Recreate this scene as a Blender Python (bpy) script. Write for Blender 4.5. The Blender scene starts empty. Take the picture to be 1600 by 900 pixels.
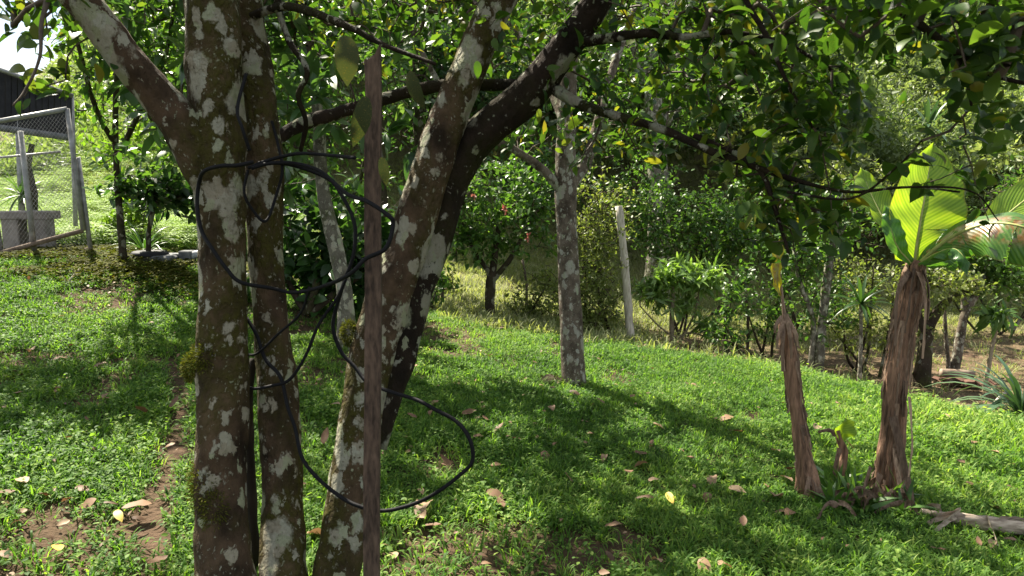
import bpy, math, random
import numpy as np
from mathutils import Vector, Matrix

rng = np.random.default_rng(7)
random.seed(7)
scene = bpy.context.scene
COL = scene.collection

# ------------------------------------------------------------------ camera, sky, sun, exposure
CAMZ, PITCH, FPX = 1.55, math.radians(8.0), 1164.0
cam_d = bpy.data.cameras.new('camera')
cam = bpy.data.objects.new('camera', cam_d); COL.objects.link(cam)
cam.location = (0, 0, CAMZ)
cam.rotation_euler = (math.radians(90) - PITCH, 0, 0)
cam_d.sensor_width = 36; cam_d.lens = 36 * FPX / 1600
cam_d.clip_start = 0.05; cam_d.clip_end = 600
cam_d.dof.use_dof = True; cam_d.dof.focus_distance = 5.0; cam_d.dof.aperture_fstop = 9.0
scene.camera = cam

SUN_EL, SUN_AZ = math.radians(51), math.radians(-36)      # azimuth from +Y towards +X
SUN = np.array([math.cos(SUN_EL) * math.sin(SUN_AZ), math.cos(SUN_EL) * math.cos(SUN_AZ), math.sin(SUN_EL)])
world = bpy.data.worlds.new('World'); scene.world = world; world.use_nodes = True
wn = world.node_tree; wn.nodes.clear()
w_out = wn.nodes.new('ShaderNodeOutputWorld'); w_bg = wn.nodes.new('ShaderNodeBackground')
w_sky = wn.nodes.new('ShaderNodeTexSky'); w_sky.sky_type = 'NISHITA'; w_sky.sun_disc = False
w_sky.sun_elevation = SUN_EL; w_sky.sun_rotation = SUN_AZ % (2 * math.pi)
w_sky.air_density = 1.0; w_sky.dust_density = 2.5; w_sky.altitude = 1000
w_tc = wn.nodes.new('ShaderNodeTexCoord'); w_map = wn.nodes.new('ShaderNodeMapping')
w_map.inputs['Scale'].default_value = (1, 1, 2.2)
w_noise = wn.nodes.new('ShaderNodeTexNoise'); w_noise.inputs['Scale'].default_value = 2.6; w_noise.inputs['Detail'].default_value = 6
w_ramp = wn.nodes.new('ShaderNodeValToRGB')
w_ramp.color_ramp.elements[0].position = 0.36; w_ramp.color_ramp.elements[1].position = 0.58
w_mix = wn.nodes.new('ShaderNodeMix'); w_mix.data_type = 'RGBA'
w_mix.inputs['B'].default_value = (7.0, 7.2, 7.5, 1)
wn.links.new(w_tc.outputs['Generated'], w_map.inputs['Vector']); wn.links.new(w_map.outputs['Vector'], w_noise.inputs['Vector'])
wn.links.new(w_noise.outputs['Fac'], w_ramp.inputs['Fac']); wn.links.new(w_ramp.outputs['Color'], w_mix.inputs['Factor'])
wn.links.new(w_sky.outputs['Color'], w_mix.inputs['A']); wn.links.new(w_mix.outputs['Result'], w_bg.inputs['Color'])
w_bg.inputs['Strength'].default_value = 0.05
wn.links.new(w_bg.outputs['Background'], w_out.inputs['Surface'])

sun_d = bpy.data.lights.new('sun', 'SUN'); sun_d.energy = 5.0; sun_d.angle = math.radians(0.53); sun_d.color = (1.0, 0.92, 0.77)
sun = bpy.data.objects.new('sun', sun_d); COL.objects.link(sun)
sun.rotation_euler = Vector(SUN).to_track_quat('Z', 'Y').to_euler(); sun.location = (-10, 15, 25)

scene.view_settings.view_transform = 'Standard'; scene.view_settings.look = 'None'
scene.view_settings.exposure = 2.0; scene.view_settings.gamma = 1.0; scene.view_settings.use_curve_mapping = False
scene.cycles.max_bounces = 8; scene.cycles.transmission_bounces = 6; scene.cycles.diffuse_bounces = 4; scene.cycles.glossy_bounces = 2
scene.cycles.use_denoising = True
scene.cycles.sample_clamp_indirect = 8

# ------------------------------------------------------------------ projection helpers
CP, SP = math.cos(PITCH), math.sin(PITCH)
CAM = np.array([0, 0, CAMZ])
def ray(px, py):
    u, v = (px - 800) / FPX, (450 - py) / FPX
    return np.array([u, CP + v * SP, -SP + v * CP])
def P(px, py, d):                       # a point seen at that place, d metres deep
    return CAM + ray(px, py) * d
def proj(p):
    p = np.atleast_2d(p); q = p - CAM
    d = q[:, 1] * CP - q[:, 2] * SP
    d = np.where(np.abs(d) < 1e-4, 1e-4, d)
    u = q[:, 0] / d; v = (q[:, 1] * SP + q[:, 2] * CP) / d
    return 800 + u * FPX, 450 - v * FPX, d

# ------------------------------------------------------------------ noise and terrain
_perm = np.random.default_rng(3).random(65536)
def vnoise(x, y, s=0):
    x = np.asarray(x, float); y = np.asarray(y, float)
    xi = np.floor(x).astype(int); yi = np.floor(y).astype(int); fx = x - xi; fy = y - yi
    fx = fx * fx * (3 - 2 * fx); fy = fy * fy * (3 - 2 * fy)
    h = lambda a, b: _perm[(a * 7919 + b * 104729 + s * 1299721) & 65535]
    return (h(xi, yi) * (1 - fx) + h(xi + 1, yi) * fx) * (1 - fy) + (h(xi, yi + 1) * (1 - fx) + h(xi + 1, yi + 1) * fx) * fy
def fbm(x, y, s=0, o=3):
    t = 0; a = .5; n = 0
    for k in range(o):
        t = t + a * vnoise(x * 2**k, y * 2**k, s + k); n += a; a *= .5
    return t / n
def sstep(a, b, x):
    t = np.clip((x - a) / (b - a), 0, 1); return t * t * (3 - 2 * t)
def splus(x, k=1.0):
    return np.log1p(np.exp(np.clip(x / k, -40, 40))) * k
YCX = [-9, -6, -1, 1.4, 2.8, 3.8, 6, 9]; YCY = [10.5, 9.6, 8.1, 7.4, 7.0, 5.7, 4.6, 4.0]
def crest(x): return np.interp(x, YCX, YCY)
def gz(x, y):
    x = np.asarray(x, float); y = np.asarray(y, float)
    xx = 9 * np.tanh(x / 9)
    z = -0.0875 * xx + 0.0125 * (np.sqrt(xx * xx + .4) - .63)
    z = z + 0.30 * np.exp(-((x + 4.4) / 2.3)**2) * sstep(5.0, 8.2, y)
    t = splus(y - crest(x), .25)
    D = np.interp(x, [-9, -6, -1, 1.4, 3.5, 6, 9], [.5, .45, .35, .5, .75, .55, .4])
    z = z - D * (1 - np.exp(-t * .38))
    az = x / np.maximum(y, 1)
    f = sstep(-.78, -.42, az)
    yl = 13 + 20 * np.tanh(np.maximum(y - 13, 0) / 20); ye = np.where(y > 13, yl * (1 - f) + y * f, y)
    z = z + 0.085 * splus(ye - 13, .8) + (0.03 + .38 * f) * splus(ye - 21, 2)
    z = z + 0.05 * (fbm(x * .9, y * .9, 1) - .5) + .02 * (fbm(x * 4, y * 4, 5) - .5)
    z = z + np.where(y > 11, .35 * (fbm(x * .35, y * .35, 9) - .5), 0) * sstep(11, 14, y)
    return z
def G(px, py, far=60):                  # where that line of sight meets the ground
    r = ray(px, py); t = 1.0; prev = t
    while t < far:
        p = CAM + r * t
        if p[2] < gz(p[0], p[1]):
            a, b = prev, t
            for _ in range(18):
                m = (a + b) / 2; q = CAM + r * m
                if q[2] < gz(q[0], q[1]): b = m
                else: a = m
            q = CAM + r * b; return np.array([q[0], q[1], float(gz(q[0], q[1]))])
        prev = t; t += .05 + t * .004
    p = CAM + r * far; return np.array([p[0], p[1], float(gz(p[0], p[1]))])
def on_ground(x, y): return np.array([x, y, float(gz(x, y))])

# ------------------------------------------------------------------ mesh building
def mesh(name, V, faces, mat=None, tint=None, smooth=True, uv=None):
    V = np.asarray(V, np.float32)
    me = bpy.data.meshes.new(name)
    faces = [np.asarray(f, np.int32) for f in faces if len(f)]
    me.vertices.add(len(V)); me.vertices.foreach_set('co', V.ravel())
    nl = sum(f.size for f in faces); npoly = sum(len(f) for f in faces)
    me.loops.add(nl); me.polygons.add(npoly)
    me.loops.foreach_set('vertex_index', np.concatenate([f.ravel() for f in faces]))
    tot = np.concatenate([np.full(len(f), f.shape[1], np.int32) for f in faces])
    st = np.concatenate([[0], np.cumsum(tot)[:-1]]).astype(np.int32)
    me.polygons.foreach_set('loop_start', st)
    me.polygons.foreach_set('use_smooth', np.full(npoly, bool(smooth)))
    if tint is not None:
        a = me.attributes.new('tint', 'FLOAT', 'POINT'); a.data.foreach_set('value', np.asarray(tint, np.float32))
    if uv is not None:
        a = me.attributes.new('uvw', 'FLOAT_VECTOR', 'POINT'); a.data.foreach_set('vector', np.asarray(uv, np.float32).ravel())
    me.update(calc_edges=True); me.validate()
    if mat: me.materials.append(mat)
    return me
def link(name, me, parent=None, loc=(0, 0, 0)):
    o = bpy.data.objects.new(name, me); COL.objects.link(o); o.location = loc
    if parent: o.parent = parent
    return o
def tag(o, label=None, cat=None, group=None, kind=None):
    if label: o['label'] = label
    if cat: o['category'] = cat
    if group: o['group'] = group
    if kind: o['kind'] = kind
    return o
def thing(name, label, cat, loc, group=None):
    o = bpy.data.objects.new(name, None); COL.objects.link(o); o.location = tuple(loc); o.empty_display_size = .1
    return tag(o, label, cat, group)
class MB:                                # gathers geometry for one mesh
    def __init__(s): s.V = []; s.F = {}; s.T = []; s.U = []; s.n = 0
    def add(s, V, faces, tint=None, uv=None):
        V = np.asarray(V, float)
        for f in faces:
            f = np.asarray(f, int)
            if f.size: s.F.setdefault(f.shape[1], []).append(f + s.n)
        s.V.append(V); s.n += len(V)
        s.T.append(np.zeros(len(V)) if tint is None else np.broadcast_to(np.asarray(tint, float), (len(V),)))
        s.U.append(np.zeros((len(V), 3)) if uv is None else np.asarray(uv, float))
        return s
    def tube(s, path, rad, k=8, caps=True, wob=0, tint=0, rid=0):
        s.add(*tube_geo(path, rad, k, caps, wob, rid), tint=tint); return s
    def box(s, c, size, rot=None, tint=0, bev=0):
        V, F = box_geo(size, bev)
        if rot is not None: V = V @ np.array(rot).T
        s.add(V + np.asarray(c), F, tint=tint); return s
    def data(s, name, mat, origin=(0, 0, 0), smooth=True):
        V = np.concatenate(s.V) - np.asarray(origin)
        return mesh(name, V, [np.concatenate(f) for f in s.F.values()], mat, np.concatenate(s.T), smooth, np.concatenate(s.U))
    def build(s, name, mat, parent=None, origin=None, smooth=True, loc=None):
        if origin is None: origin = np.array(parent.location) if parent else np.zeros(3)
        return link(name, s.data(name, mat, origin, smooth), parent, loc if loc is not None else ((0, 0, 0) if parent else origin))
def box_geo(size, bev=0):
    sx, sy, sz = [v / 2 for v in size]
    if bev <= 0:
        V = np.array([[a * sx, b * sy, c * sz] for a in (-1, 1) for b in (-1, 1) for c in (-1, 1)])
        F = [[0, 1, 3, 2], [4, 6, 7, 5], [0, 4, 5, 1], [2, 3, 7, 6], [0, 2, 6, 4], [1, 5, 7, 3]]
        return V, [np.array(F)]
    b = bev; V = []; ix = {}
    for a in (-1, 1):
        for bb in (-1, 1):
            for c in (-1, 1):
                for ax in range(3):
                    s = np.array([sx, sy, sz]) - b; s[ax] += b
                    ix[(a, bb, c, ax)] = len(V); V.append(np.array([a, bb, c]) * s)
    Q = []; T = []
    for ax in range(3):
        o = [i for i in range(3) if i != ax]
        for sg in (-1, 1):
            q = []
            for (p, r) in ((-1, -1), (1, -1), (1, 1), (-1, 1)):
                k = [0, 0, 0]; k[ax] = sg; k[o[0]] = p; k[o[1]] = r; q.append(ix[(*k, ax)])
            Q.append(q if sg > 0 else q[::-1])
    for ax in range(3):
        o = [i for i in range(3) if i != ax]
        for p in (-1, 1):
            for r in (-1, 1):
                k0 = [0, 0, 0]; k1 = [0, 0, 0]; k0[ax] = -1; k1[ax] = 1
                for k in (k0, k1): k[o[0]] = p; k[o[1]] = r
                Q.append([ix[(*k0, o[0])], ix[(*k1, o[0])], ix[(*k1, o[1])], ix[(*k0, o[1])]])
    for a in (-1, 1):
        for bb in (-1, 1):
            for c in (-1, 1): T.append([ix[(a, bb, c, ax)] for ax in range(3)])
    return np.array(V), [np.array(Q), np.array(T)]
def norm(v):
    v = np.asarray(v, float); return v / np.maximum(np.linalg.norm(v, axis=-1, keepdims=True), 1e-9)
def smooth_path(pts, rad, n=6):          # Catmull-Rom through the points
    p = np.asarray(pts, float); r = np.asarray(rad, float)
    q = np.vstack([2 * p[0] - p[1], p, 2 * p[-1] - p[-2]]); rr = np.concatenate([[r[0]], r, [r[-1]]])
    o = []; ro = []
    for i in range(1, len(q) - 2):
        for t in np.arange(n) / n:
            a = -.5 * t**3 + t * t - .5 * t; b = 1.5 * t**3 - 2.5 * t * t + 1; c = -1.5 * t**3 + 2 * t * t + .5 * t; d = .5 * t**3 - .5 * t * t
            o.append(a * q[i - 1] + b * q[i] + c * q[i + 1] + d * q[i + 2]); ro.append(max(1e-4, rr[i] * (1 - t) + rr[i + 1] * t))
    o.append(p[-1]); ro.append(r[-1])
    return np.array(o), np.array(ro)
def tube_geo(path, rad, k=8, caps=True, wob=0, rid=0):
    p = np.asarray(path, float); n = len(p)
    r = np.broadcast_to(np.asarray(rad, float), (n,))
    t = norm(np.gradient(p, axis=0)); ref = np.array([0, 0, 1.]) if abs(t[0][2]) < .9 else np.array([1., 0, 0])
    u = norm(np.cross(t[0], ref)); V = []
    ang = np.arange(k) * 2 * math.pi / k
    for i in range(n):
        u = norm(u - t[i] * np.dot(u, t[i])); w = np.cross(t[i], u)
        rr = r[i]
        if wob:
            s = np.sum(np.linalg.norm(np.diff(p[:i + 1], axis=0), axis=1)) if i else 0
            f = s / max(.02, np.max(r))
            rr = r[i] * (1 + wob * (np.sin(2 * ang + f * .7 + n) * .6 + np.sin(3 * ang - f * 1.3) * .45 + (vnoise(ang * 1.3 + 5, np.full(k, f * 1.6), n) - .5) * 1.6))
        if rid: rr = rr * (1 + rid * (vnoise(ang * 5.1 + 9, np.full(k, i * .28), 3) - .5) + rid * .7 * (vnoise(ang * 9.1 + 3, np.full(k, i * .5), 8) - .5))
        V.append(p[i] + (np.cos(ang) * rr)[:, None] * u + (np.sin(ang) * rr)[:, None] * w)
    V = np.concatenate(V)
    i = np.arange(n - 1)[:, None] * k; j = np.arange(k)[None]; j2 = (j + 1) % k
    Q = np.stack([i + j, i + j2, i + k + j2, i + k + j], -1).reshape(-1, 4)
    F = [Q]
    if caps:
        V = np.vstack([V, p[0], p[-1]]); a, b = n * k, n * k + 1; jj = np.arange(k); jn = (jj + 1) % k
        F.append(np.concatenate([np.stack([np.full(k, a), jn, jj], 1), np.stack([np.full(k, b), (n - 1) * k + jj, (n - 1) * k + jn], 1)]))
    return V, F
def prisms(P0, P1, r0, r1, k=4):         # many short twigs at once
    t = norm(P1 - P0); ref = np.where(np.abs(t[:, 2:3]) < .8, [[0, 0, 1.]], [[1., 0, 0]])
    u = norm(np.cross(t, ref)); w = np.cross(t, u); V = []
    for P_, r in ((P0, r0), (P1, r1)):
        for a in range(k):
            c, s = math.cos(a * 2 * math.pi / k), math.sin(a * 2 * math.pi / k)
            V.append(P_ + (u * c + w * s) * r[:, None])
    n = len(P0); V = np.stack(V, 1).reshape(-1, 3); b = np.arange(n)[:, None] * 2 * k
    F = np.concatenate([b + np.array([[j, (j + 1) % k, k + (j + 1) % k, k + j]]) for j in range(k)])
    return V, [F]

# leaf outlines: x along, y across, z up
def T_leaf(w=.5, rows=((.22, .8), (.5, 1.), (.8, .62)), fold=.22, curl=.14, wave=0.):
    mid = [0] + [r[0] for r in rows] + [1.0]; zc = lambda x: .06 * math.sin(x * 3) - curl * x * x
    V = [[x, 0, zc(x)] for x in mid]; n = len(mid); L = []; R = []
    for i, (x, f) in enumerate(rows):
        h = w / 2 * f
        wv = wave * math.sin(i * 2.1 + 1)
        L.append(len(V)); V.append([x - .03, h, zc(x) + fold * h + wv]); R.append(len(V)); V.append([x - .03, -h, zc(x) + fold * h - wv])
    Q = []; T = [[0, 1, L[0]], [0, R[0], 1], [n - 2, n - 1, L[-1]], [n - 2, R[-1], n - 1]]
    for i in range(len(rows) - 1):
        Q += [[1 + i, 2 + i, L[i + 1], L[i]], [2 + i, 1 + i, R[i], R[i + 1]]]
    return np.array(V), [np.array(Q).reshape(-1, 4), np.array(T)]
def T_kite(w=.5, x=.45, fold=.2, curl=.06):
    return np.array([[0, 0, 0], [x, w / 2, fold * w / 2], [x, -w / 2, fold * w / 2], [1, 0, -curl]]), [np.array([[0, 3, 1], [0, 2, 3]])]
def T_mid(w=.5, fold=.22, curl=.1):
    V = np.array([[0, 0, 0], [.5, 0, 0], [1, 0, -curl], [.4, w / 2, fold * w / 2], [.4, -w / 2, fold * w / 2], [.75, w * .36, fold * w * .3 - .03], [.75, -w * .36, fold * w * .3 - .03]])
    return V, [np.array([[0, 1, 3], [0, 4, 1], [5, 1, 2], [1, 6, 2], [1, 5, 3], [1, 4, 6]])]
def frames(d, up):
    x = norm(d); z = norm(up - x * np.sum(up * x, -1, keepdims=True)); y = np.cross(z, x)
    return x, y, z
def leaf_geo(pos, d, up, size, tm):
    Vt, Ft = tm; x, y, z = frames(d, up); n = len(pos); m = len(Vt)
    V = pos[:, None] + size[:, None, None] * (Vt[None, :, 0:1] * x[:, None] + Vt[None, :, 1:2] * y[:, None] + Vt[None, :, 2:3] * z[:, None])
    off = (np.arange(n) * m)[:, None, None]
    return V.reshape(-1, 3), [(f[None] + off).reshape(-1, f.shape[1]) for f in Ft]

# skeleton: joins every target to the nearest wood
def colonize(nodes, targets, step=.12, sag=.06, r_tip=.0022, r_max=.02, seed=1):
    g = np.random.default_rng(seed)
    nodes = np.asarray(nodes, float); n0 = len(nodes)
    cap = n0 + len(targets) * 40 + 10; N = np.zeros((cap, 3)); N[:n0] = nodes; par = np.full(cap, -1); n = n0
    dmin = np.array([np.min(np.linalg.norm(nodes - t, axis=1)) for t in targets]); order = np.argsort(dmin)
    tips = []; tdir = []
    for i in order:
        t = targets[i]; dist = np.linalg.norm(N[:n] - t, axis=1); j = int(np.argmin(dist)); a = N[j]; L = dist[j]
        m = int(min(38, max(1, math.ceil(L / step)))); prev = j
        off = g.normal(size=3) * L * .12; off[2] += sag * L
        for q in range(1, m + 1):
            s = q / m
            if n >= cap: break
            N[n] = a * (1 - s) + t * s + off * 4 * s * (1 - s) * .6 + g.normal(size=3) * .012 * (q < m); par[n] = prev; prev = n; n += 1
        tips.append(prev); d = N[prev] - N[par[prev]] if par[prev] >= 0 else np.array([0, 0, 1.])
        tdir.append(d)
    cnt = np.zeros(n)
    for t in tips: cnt[t] += 1
    for i in range(n - 1, n0 - 1, -1):
        if par[i] >= 0: cnt[par[i]] += cnt[i]
    idx = np.arange(n0, n); r = np.minimum(r_max, r_tip * np.maximum(cnt, 1)**.5)
    pr = par[idx]; rp = np.where(pr >= n0, r[pr], r[idx] * 1.15)
    return (N[pr], N[idx], rp, r[idx]), N[tips], norm(np.array(tdir)) if tips else np.zeros((0, 3))
def twig_leaves(tips, tdir, nper, L, spread=.9, upb=.3, droop=0., seed=1, jit=.03, whorl=False):
    g = np.random.default_rng(seed); n = len(tips)
    k = np.repeat(np.arange(n), nper); m = len(k)
    d = tdir[k]; s = g.random(m) * L * (0.15 if whorl else 1)
    pr = g.normal(size=(m, 3)); pr = norm(pr - d * np.sum(pr * d, 1, keepdims=True))
    pos = tips[k] - d * s[:, None] + g.normal(size=(m, 3)) * jit
    dr = norm(d * (1 - spread * .55) + pr * spread + np.array([0, 0, upb * .4 - droop]))
    up = norm(np.array([0, 0, 1.]) + g.normal(size=(m, 3)) * .55)
    return pos, dr, up
def in_ellipsoid(n, c, r, g, shell=.42, low=-1.0):
    o = []
    while len(o) < n:
        v = g.normal(size=3); v /= np.linalg.norm(v)
        if v[2] < low: continue
        k = g.random()**shell
        o.append(np.asarray(c) + v * k * np.asarray(r) * (.75 + .5 * g.random()))
    return np.array(o)

# ------------------------------------------------------------------ materials
class NT:
    def __init__(s, name):
        s.m = bpy.data.materials.new(name); s.m.use_nodes = True; s.t = s.m.node_tree; s.t.nodes.clear()
        s.out = s.n('OutputMaterial')
    def n(s, t, **kw):
        o = s.t.nodes.new('ShaderNode' + t)
        for k, v in kw.items():
            if k in o.inputs.keys(): s.set(o.inputs[k], v)
            else: setattr(o, k, v)
        return o
    def set(s, i, v):
        if hasattr(v, 'is_output'): s.t.links.new(v, i)
        else: i.default_value = v
    def math(s, op, a, b=0.0, clamp=False):
        o = s.n('Math', operation=op, use_clamp=clamp); s.set(o.inputs[0], a); s.set(o.inputs[1], b); return o.outputs[0]
    def mix(s, f, a, b, blend='MIX'):
        o = s.n('Mix', data_type='RGBA', blend_type=blend); s.set(o.inputs['Factor'], f)
        for k, v in (('A', a), ('B', b)):
            i = [x for x in o.inputs if x.name == k and x.type == 'RGBA'][0]
            s.set(i, v if hasattr(v, 'is_output') else (*v, 1))
        return [x for x in o.outputs if x.type == 'RGBA'][0]
    def ramp(s, f, stops, interp='LINEAR'):
        o = s.n('ValToRGB'); cr = o.color_ramp; cr.interpolation = interp
        while len(cr.elements) < len(stops): cr.elements.new(.5)
        for e, (p, c) in zip(cr.elements, stops): e.position = p; e.color = (*c, 1) if len(c) == 3 else c
        s.set(o.inputs[0], f); return o.outputs[0]
    def noise(s, vec, scale, detail=3, rough=.55, dist=0):
        o = s.n('TexNoise'); s.set(o.inputs['Scale'], scale); s.set(o.inputs['Detail'], detail); s.set(o.inputs['Roughness'], rough); s.set(o.inputs['Distortion'], dist)
        if vec is not None: s.set(o.inputs['Vector'], vec)
        return o
    def coord(s, scale=(1, 1, 1), kind='Object'):
        c = s.n('TexCoord'); m = s.n('Mapping'); m.inputs['Scale'].default_value = scale; s.t.links.new(c.outputs[kind], m.inputs[0]); return m.outputs[0]
    def attr(s, name, kind='GEOMETRY', out='Fac'):
        a = s.n('Attribute'); a.attribute_name = name; a.attribute_type = kind; return a.outputs[out]
    def bump(s, h, strength=.4, dist=.01):
        o = s.n('Bump'); o.inputs['Strength'].default_value = strength; o.inputs['Distance'].default_value = dist; s.set(o.inputs['Height'], h); return o.outputs[0]
    def bsdf(s, col, rough=.7, normal=None, spec=.3, metal=0):
        b = s.n('BsdfPrincipled'); s.set(b.inputs['Base Color'], col if hasattr(col, 'is_output') else (*col, 1)); s.set(b.inputs['Roughness'], rough)
        b.inputs['Specular IOR Level'].default_value = spec; b.inputs['Metallic'].default_value = metal
        if normal is not None: s.set(b.inputs['Normal'], normal)
        return b.outputs[0]
    def done(s, sh): s.t.links.new(sh, s.out.inputs[0]); return s.m
def leaf_mat(name, stops, trans=.45, rough=.4, spec=.35, tcol=(1.35, 1.45, .55), inst=False, spots=0.):
    t = NT(name); f = t.attr('tint')
    if inst: f = t.math('ADD', t.math('MULTIPLY', f, .55), t.math('MULTIPLY', t.attr('itint', 'INSTANCER'), .5))
    c = t.ramp(f, stops)
    if spots:
        nz = t.noise(t.coord(), 45, 3).outputs['Fac']
        c = t.mix(t.math('MULTIPLY', t.math('GREATER_THAN', nz, .64), spots), c, (.16, .11, .03))
    b = t.bsdf(c, rough, spec=spec)
    tr = t.n('BsdfTranslucent'); t.set(tr.inputs['Color'], t.mix(1.0, c, tcol, 'MULTIPLY'))
    m = t.n('MixShader'); m.inputs[0].default_value = trans; t.t.links.new(b, m.inputs[1]); t.t.links.new(tr.outputs[0], m.inputs[2])
    return t.done(m.outputs[0])
def bark_mat(name, base=(.075, .05, .032), base2=(.15, .1, .065), lichen=(.5, .5, .42), moss=(.07, .075, .015), scale=1., amount=.42, moss_amt=.5, relief=.5, low_moss=0.):
    t = NT(name); co = t.coord((scale, scale, scale * .72))
    n1 = t.noise(co, 9, 5); n2 = t.noise(co, 38, 4); n3 = t.noise(co, 3.2, 3)
    c = t.mix(t.ramp(n1.outputs['Fac'], [(.35, (0,) * 3), (.65, (1,) * 3)]), base, base2)
    c = t.mix(t.math('MULTIPLY', n2.outputs['Fac'], .55), c, tuple(v * .35 for v in base))
    mm = t.ramp(n3.outputs['Fac'], [(1 - moss_amt - .06, (0, 0, 0)), (1 - moss_amt + .1, (1, 1, 1))])
    mm = t.math('MULTIPLY', mm, t.ramp(n2.outputs['Fac'], [(.3, (0.2,) * 3), (.6, (1,) * 3)]))
    c = t.mix(mm, c, moss)
    dis = t.n('VectorMath', operation='MULTIPLY_ADD'); t.set(dis.inputs[0], t.noise(co, 24, 5, .65).outputs['Color']); dis.inputs[1].default_value = (.075, .075, .075); t.set(dis.inputs[2], co)
    tot = None; nl = t.noise(co, 2.1, 3)
    for sc, am in ((7.5, amount * .8), (14, amount), (26, amount * .85)):
        v = t.n('TexVoronoi'); t.set(v.inputs['Vector'], dis.outputs[0]); v.inputs['Scale'].default_value = sc
        sep = t.n('SeparateColor'); t.t.links.new(v.outputs['Color'], sep.inputs[0])
        thr = t.math('MULTIPLY', t.math('SUBTRACT', t.math('ADD', sep.outputs[0], t.math('MULTIPLY', t.math('SUBTRACT', nl.outputs['Fac'], .5), .6)), 1 - am), .8 / max(am, .05))
        thr = t.math('MINIMUM', thr, .75)
        k = t.math('MULTIPLY', t.math('SUBTRACT', thr, v.outputs['Distance']), 4, True); cell = sep
        tot = k if tot is None else t.math('MAXIMUM', tot, k)
    brk = t.ramp(t.noise(co, 60, 4).outputs['Fac'], [(.28, (0,) * 3), (.38, (1,) * 3)])
    fine = t.noise(co, 52, 5, .7).outputs['Fac']
    tot = t.math('MULTIPLY', t.math('SUBTRACT', t.math('MULTIPLY', tot, 1.15), t.math('MULTIPLY', fine, .9)), 2.0, True)
    tot = t.math('MULTIPLY', tot, brk)
    spk = t.n('TexVoronoi'); t.set(spk.inputs['Vector'], dis.outputs[0]); spk.inputs['Scale'].default_value = 62
    ss = t.n('SeparateColor'); t.t.links.new(spk.outputs['Color'], ss.inputs[0])
    tot = t.math('MAXIMUM', tot, t.math('MULTIPLY', t.math('MULTIPLY', t.math('SUBTRACT', .34, spk.outputs['Distance']), 5, True), t.math('GREATER_THAN', ss.outputs[0], 1 - amount * .55)))
    lc = t.mix(n1.outputs['Fac'], tuple(v * .72 for v in lichen), tuple(min(1, v * 1.12) for v in lichen))
    lc = t.mix(t.math('MULTIPLY', t.noise(co, 90, 2).outputs['Fac'], .5), lc, (lichen[0] * .6, lichen[1] * .62, lichen[2] * .52))
    lc = t.mix(t.math('MULTIPLY', cell.outputs[1], .6), lc, (lichen[0] * .62, lichen[1] * .5, lichen[2] * .42))
    lc = t.mix(t.math('MULTIPLY', t.math('GREATER_THAN', cell.outputs[2], .72), .5), lc, (lichen[0] * .7, lichen[1] * .8, lichen[2] * .55))
    c = t.mix(tot, c, lc)
    h = t.math('ADD', t.math('MULTIPLY', n2.outputs['Fac'], .7), t.math('ADD', t.math('MULTIPLY', n1.outputs['Fac'], .8), t.math('MULTIPLY', tot, .18)))
    ck = t.noise(t.coord((scale * 3, scale * 3, scale * .9)), 11, 6, .7).outputs['Fac']
    h = t.math('ADD', t.math('ADD', h, t.math('MULTIPLY', mm, .5)), t.math('MULTIPLY', ck, .9))
    return t.done(t.bsdf(c, .92, t.bump(h, relief, .02), spec=.12))
def plain_mat(name, c1, c2, scale=20, rough=.8, relief=.3, stretch=(1, 1, 1), metal=0, spec=.3, vary=0):
    t = NT(name); co = t.coord(stretch); a = t.noise(co, scale, 5); b = t.noise(co, scale * .17, 3)
    f = t.math('ADD', t.math('MULTIPLY', a.outputs['Fac'], .6), t.math('MULTIPLY', b.outputs['Fac'], .4))
    c = t.ramp(f, [(.34, c1), (.64, c2)])
    if vary: c = t.mix(t.math('MULTIPLY', t.n('ObjectInfo').outputs['Random'], vary), c, tuple(v * .25 for v in c1))
    return t.done(t.bsdf(c, rough, t.bump(a.outputs['Fac'], relief, .01), spec=spec, metal=metal))

def stops(*c): return [(i / max(1, len(c) - 1), v) for i, v in enumerate(c)]
M = {}
M['leaf_main'] = leaf_mat('leaf_main', stops((.01, .028, .006), (.025, .062, .011), (.05, .1, .016), (.08, .135, .022), (.22, .17, .02)), .5, .4, .3, spots=.5)
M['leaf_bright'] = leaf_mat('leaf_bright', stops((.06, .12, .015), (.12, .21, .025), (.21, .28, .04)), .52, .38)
M['leaf_glossy'] = leaf_mat('leaf_glossy', stops((.025, .07, .014), (.06, .13, .025), (.11, .18, .04)), .45, .3, .45)
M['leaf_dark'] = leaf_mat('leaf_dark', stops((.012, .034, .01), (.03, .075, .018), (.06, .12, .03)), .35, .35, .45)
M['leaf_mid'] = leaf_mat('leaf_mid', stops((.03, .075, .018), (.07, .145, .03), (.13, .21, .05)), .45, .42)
M['leaf_olive'] = leaf_mat('leaf_olive', stops((.07, .1, .03), (.15, .19, .055), (.25, .27, .09)), .45, .5)
M['leaf_pale'] = leaf_mat('leaf_pale', stops((.045, .07, .03), (.09, .125, .055), (.15, .19, .09)), .3, .5, .3)
M['leaf_dusty'] = leaf_mat('leaf_dusty', stops((.03, .04, .016), (.06, .07, .03)), .2, .7, .15, spots=.8)
M['leaf_lance'] = leaf_mat('leaf_lance', stops((.08, .15, .035), (.15, .25, .06), (.27, .36, .12)), .45, .32, .5)
M['leaf_whorl'] = leaf_mat('leaf_whorl', stops((.03, .07, .03), (.06, .12, .04), (.11, .17, .06)), .42, .32, .5)
M['blade_blue'] = leaf_mat('blade_blue', stops((.03, .065, .035), (.05, .1, .05), (.09, .15, .07)), .25, .35, .45)
M['blade_green'] = leaf_mat('blade_green', stops((.03, .075, .015), (.06, .13, .025), (.11, .2, .04)), .35, .35, .45)
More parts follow.
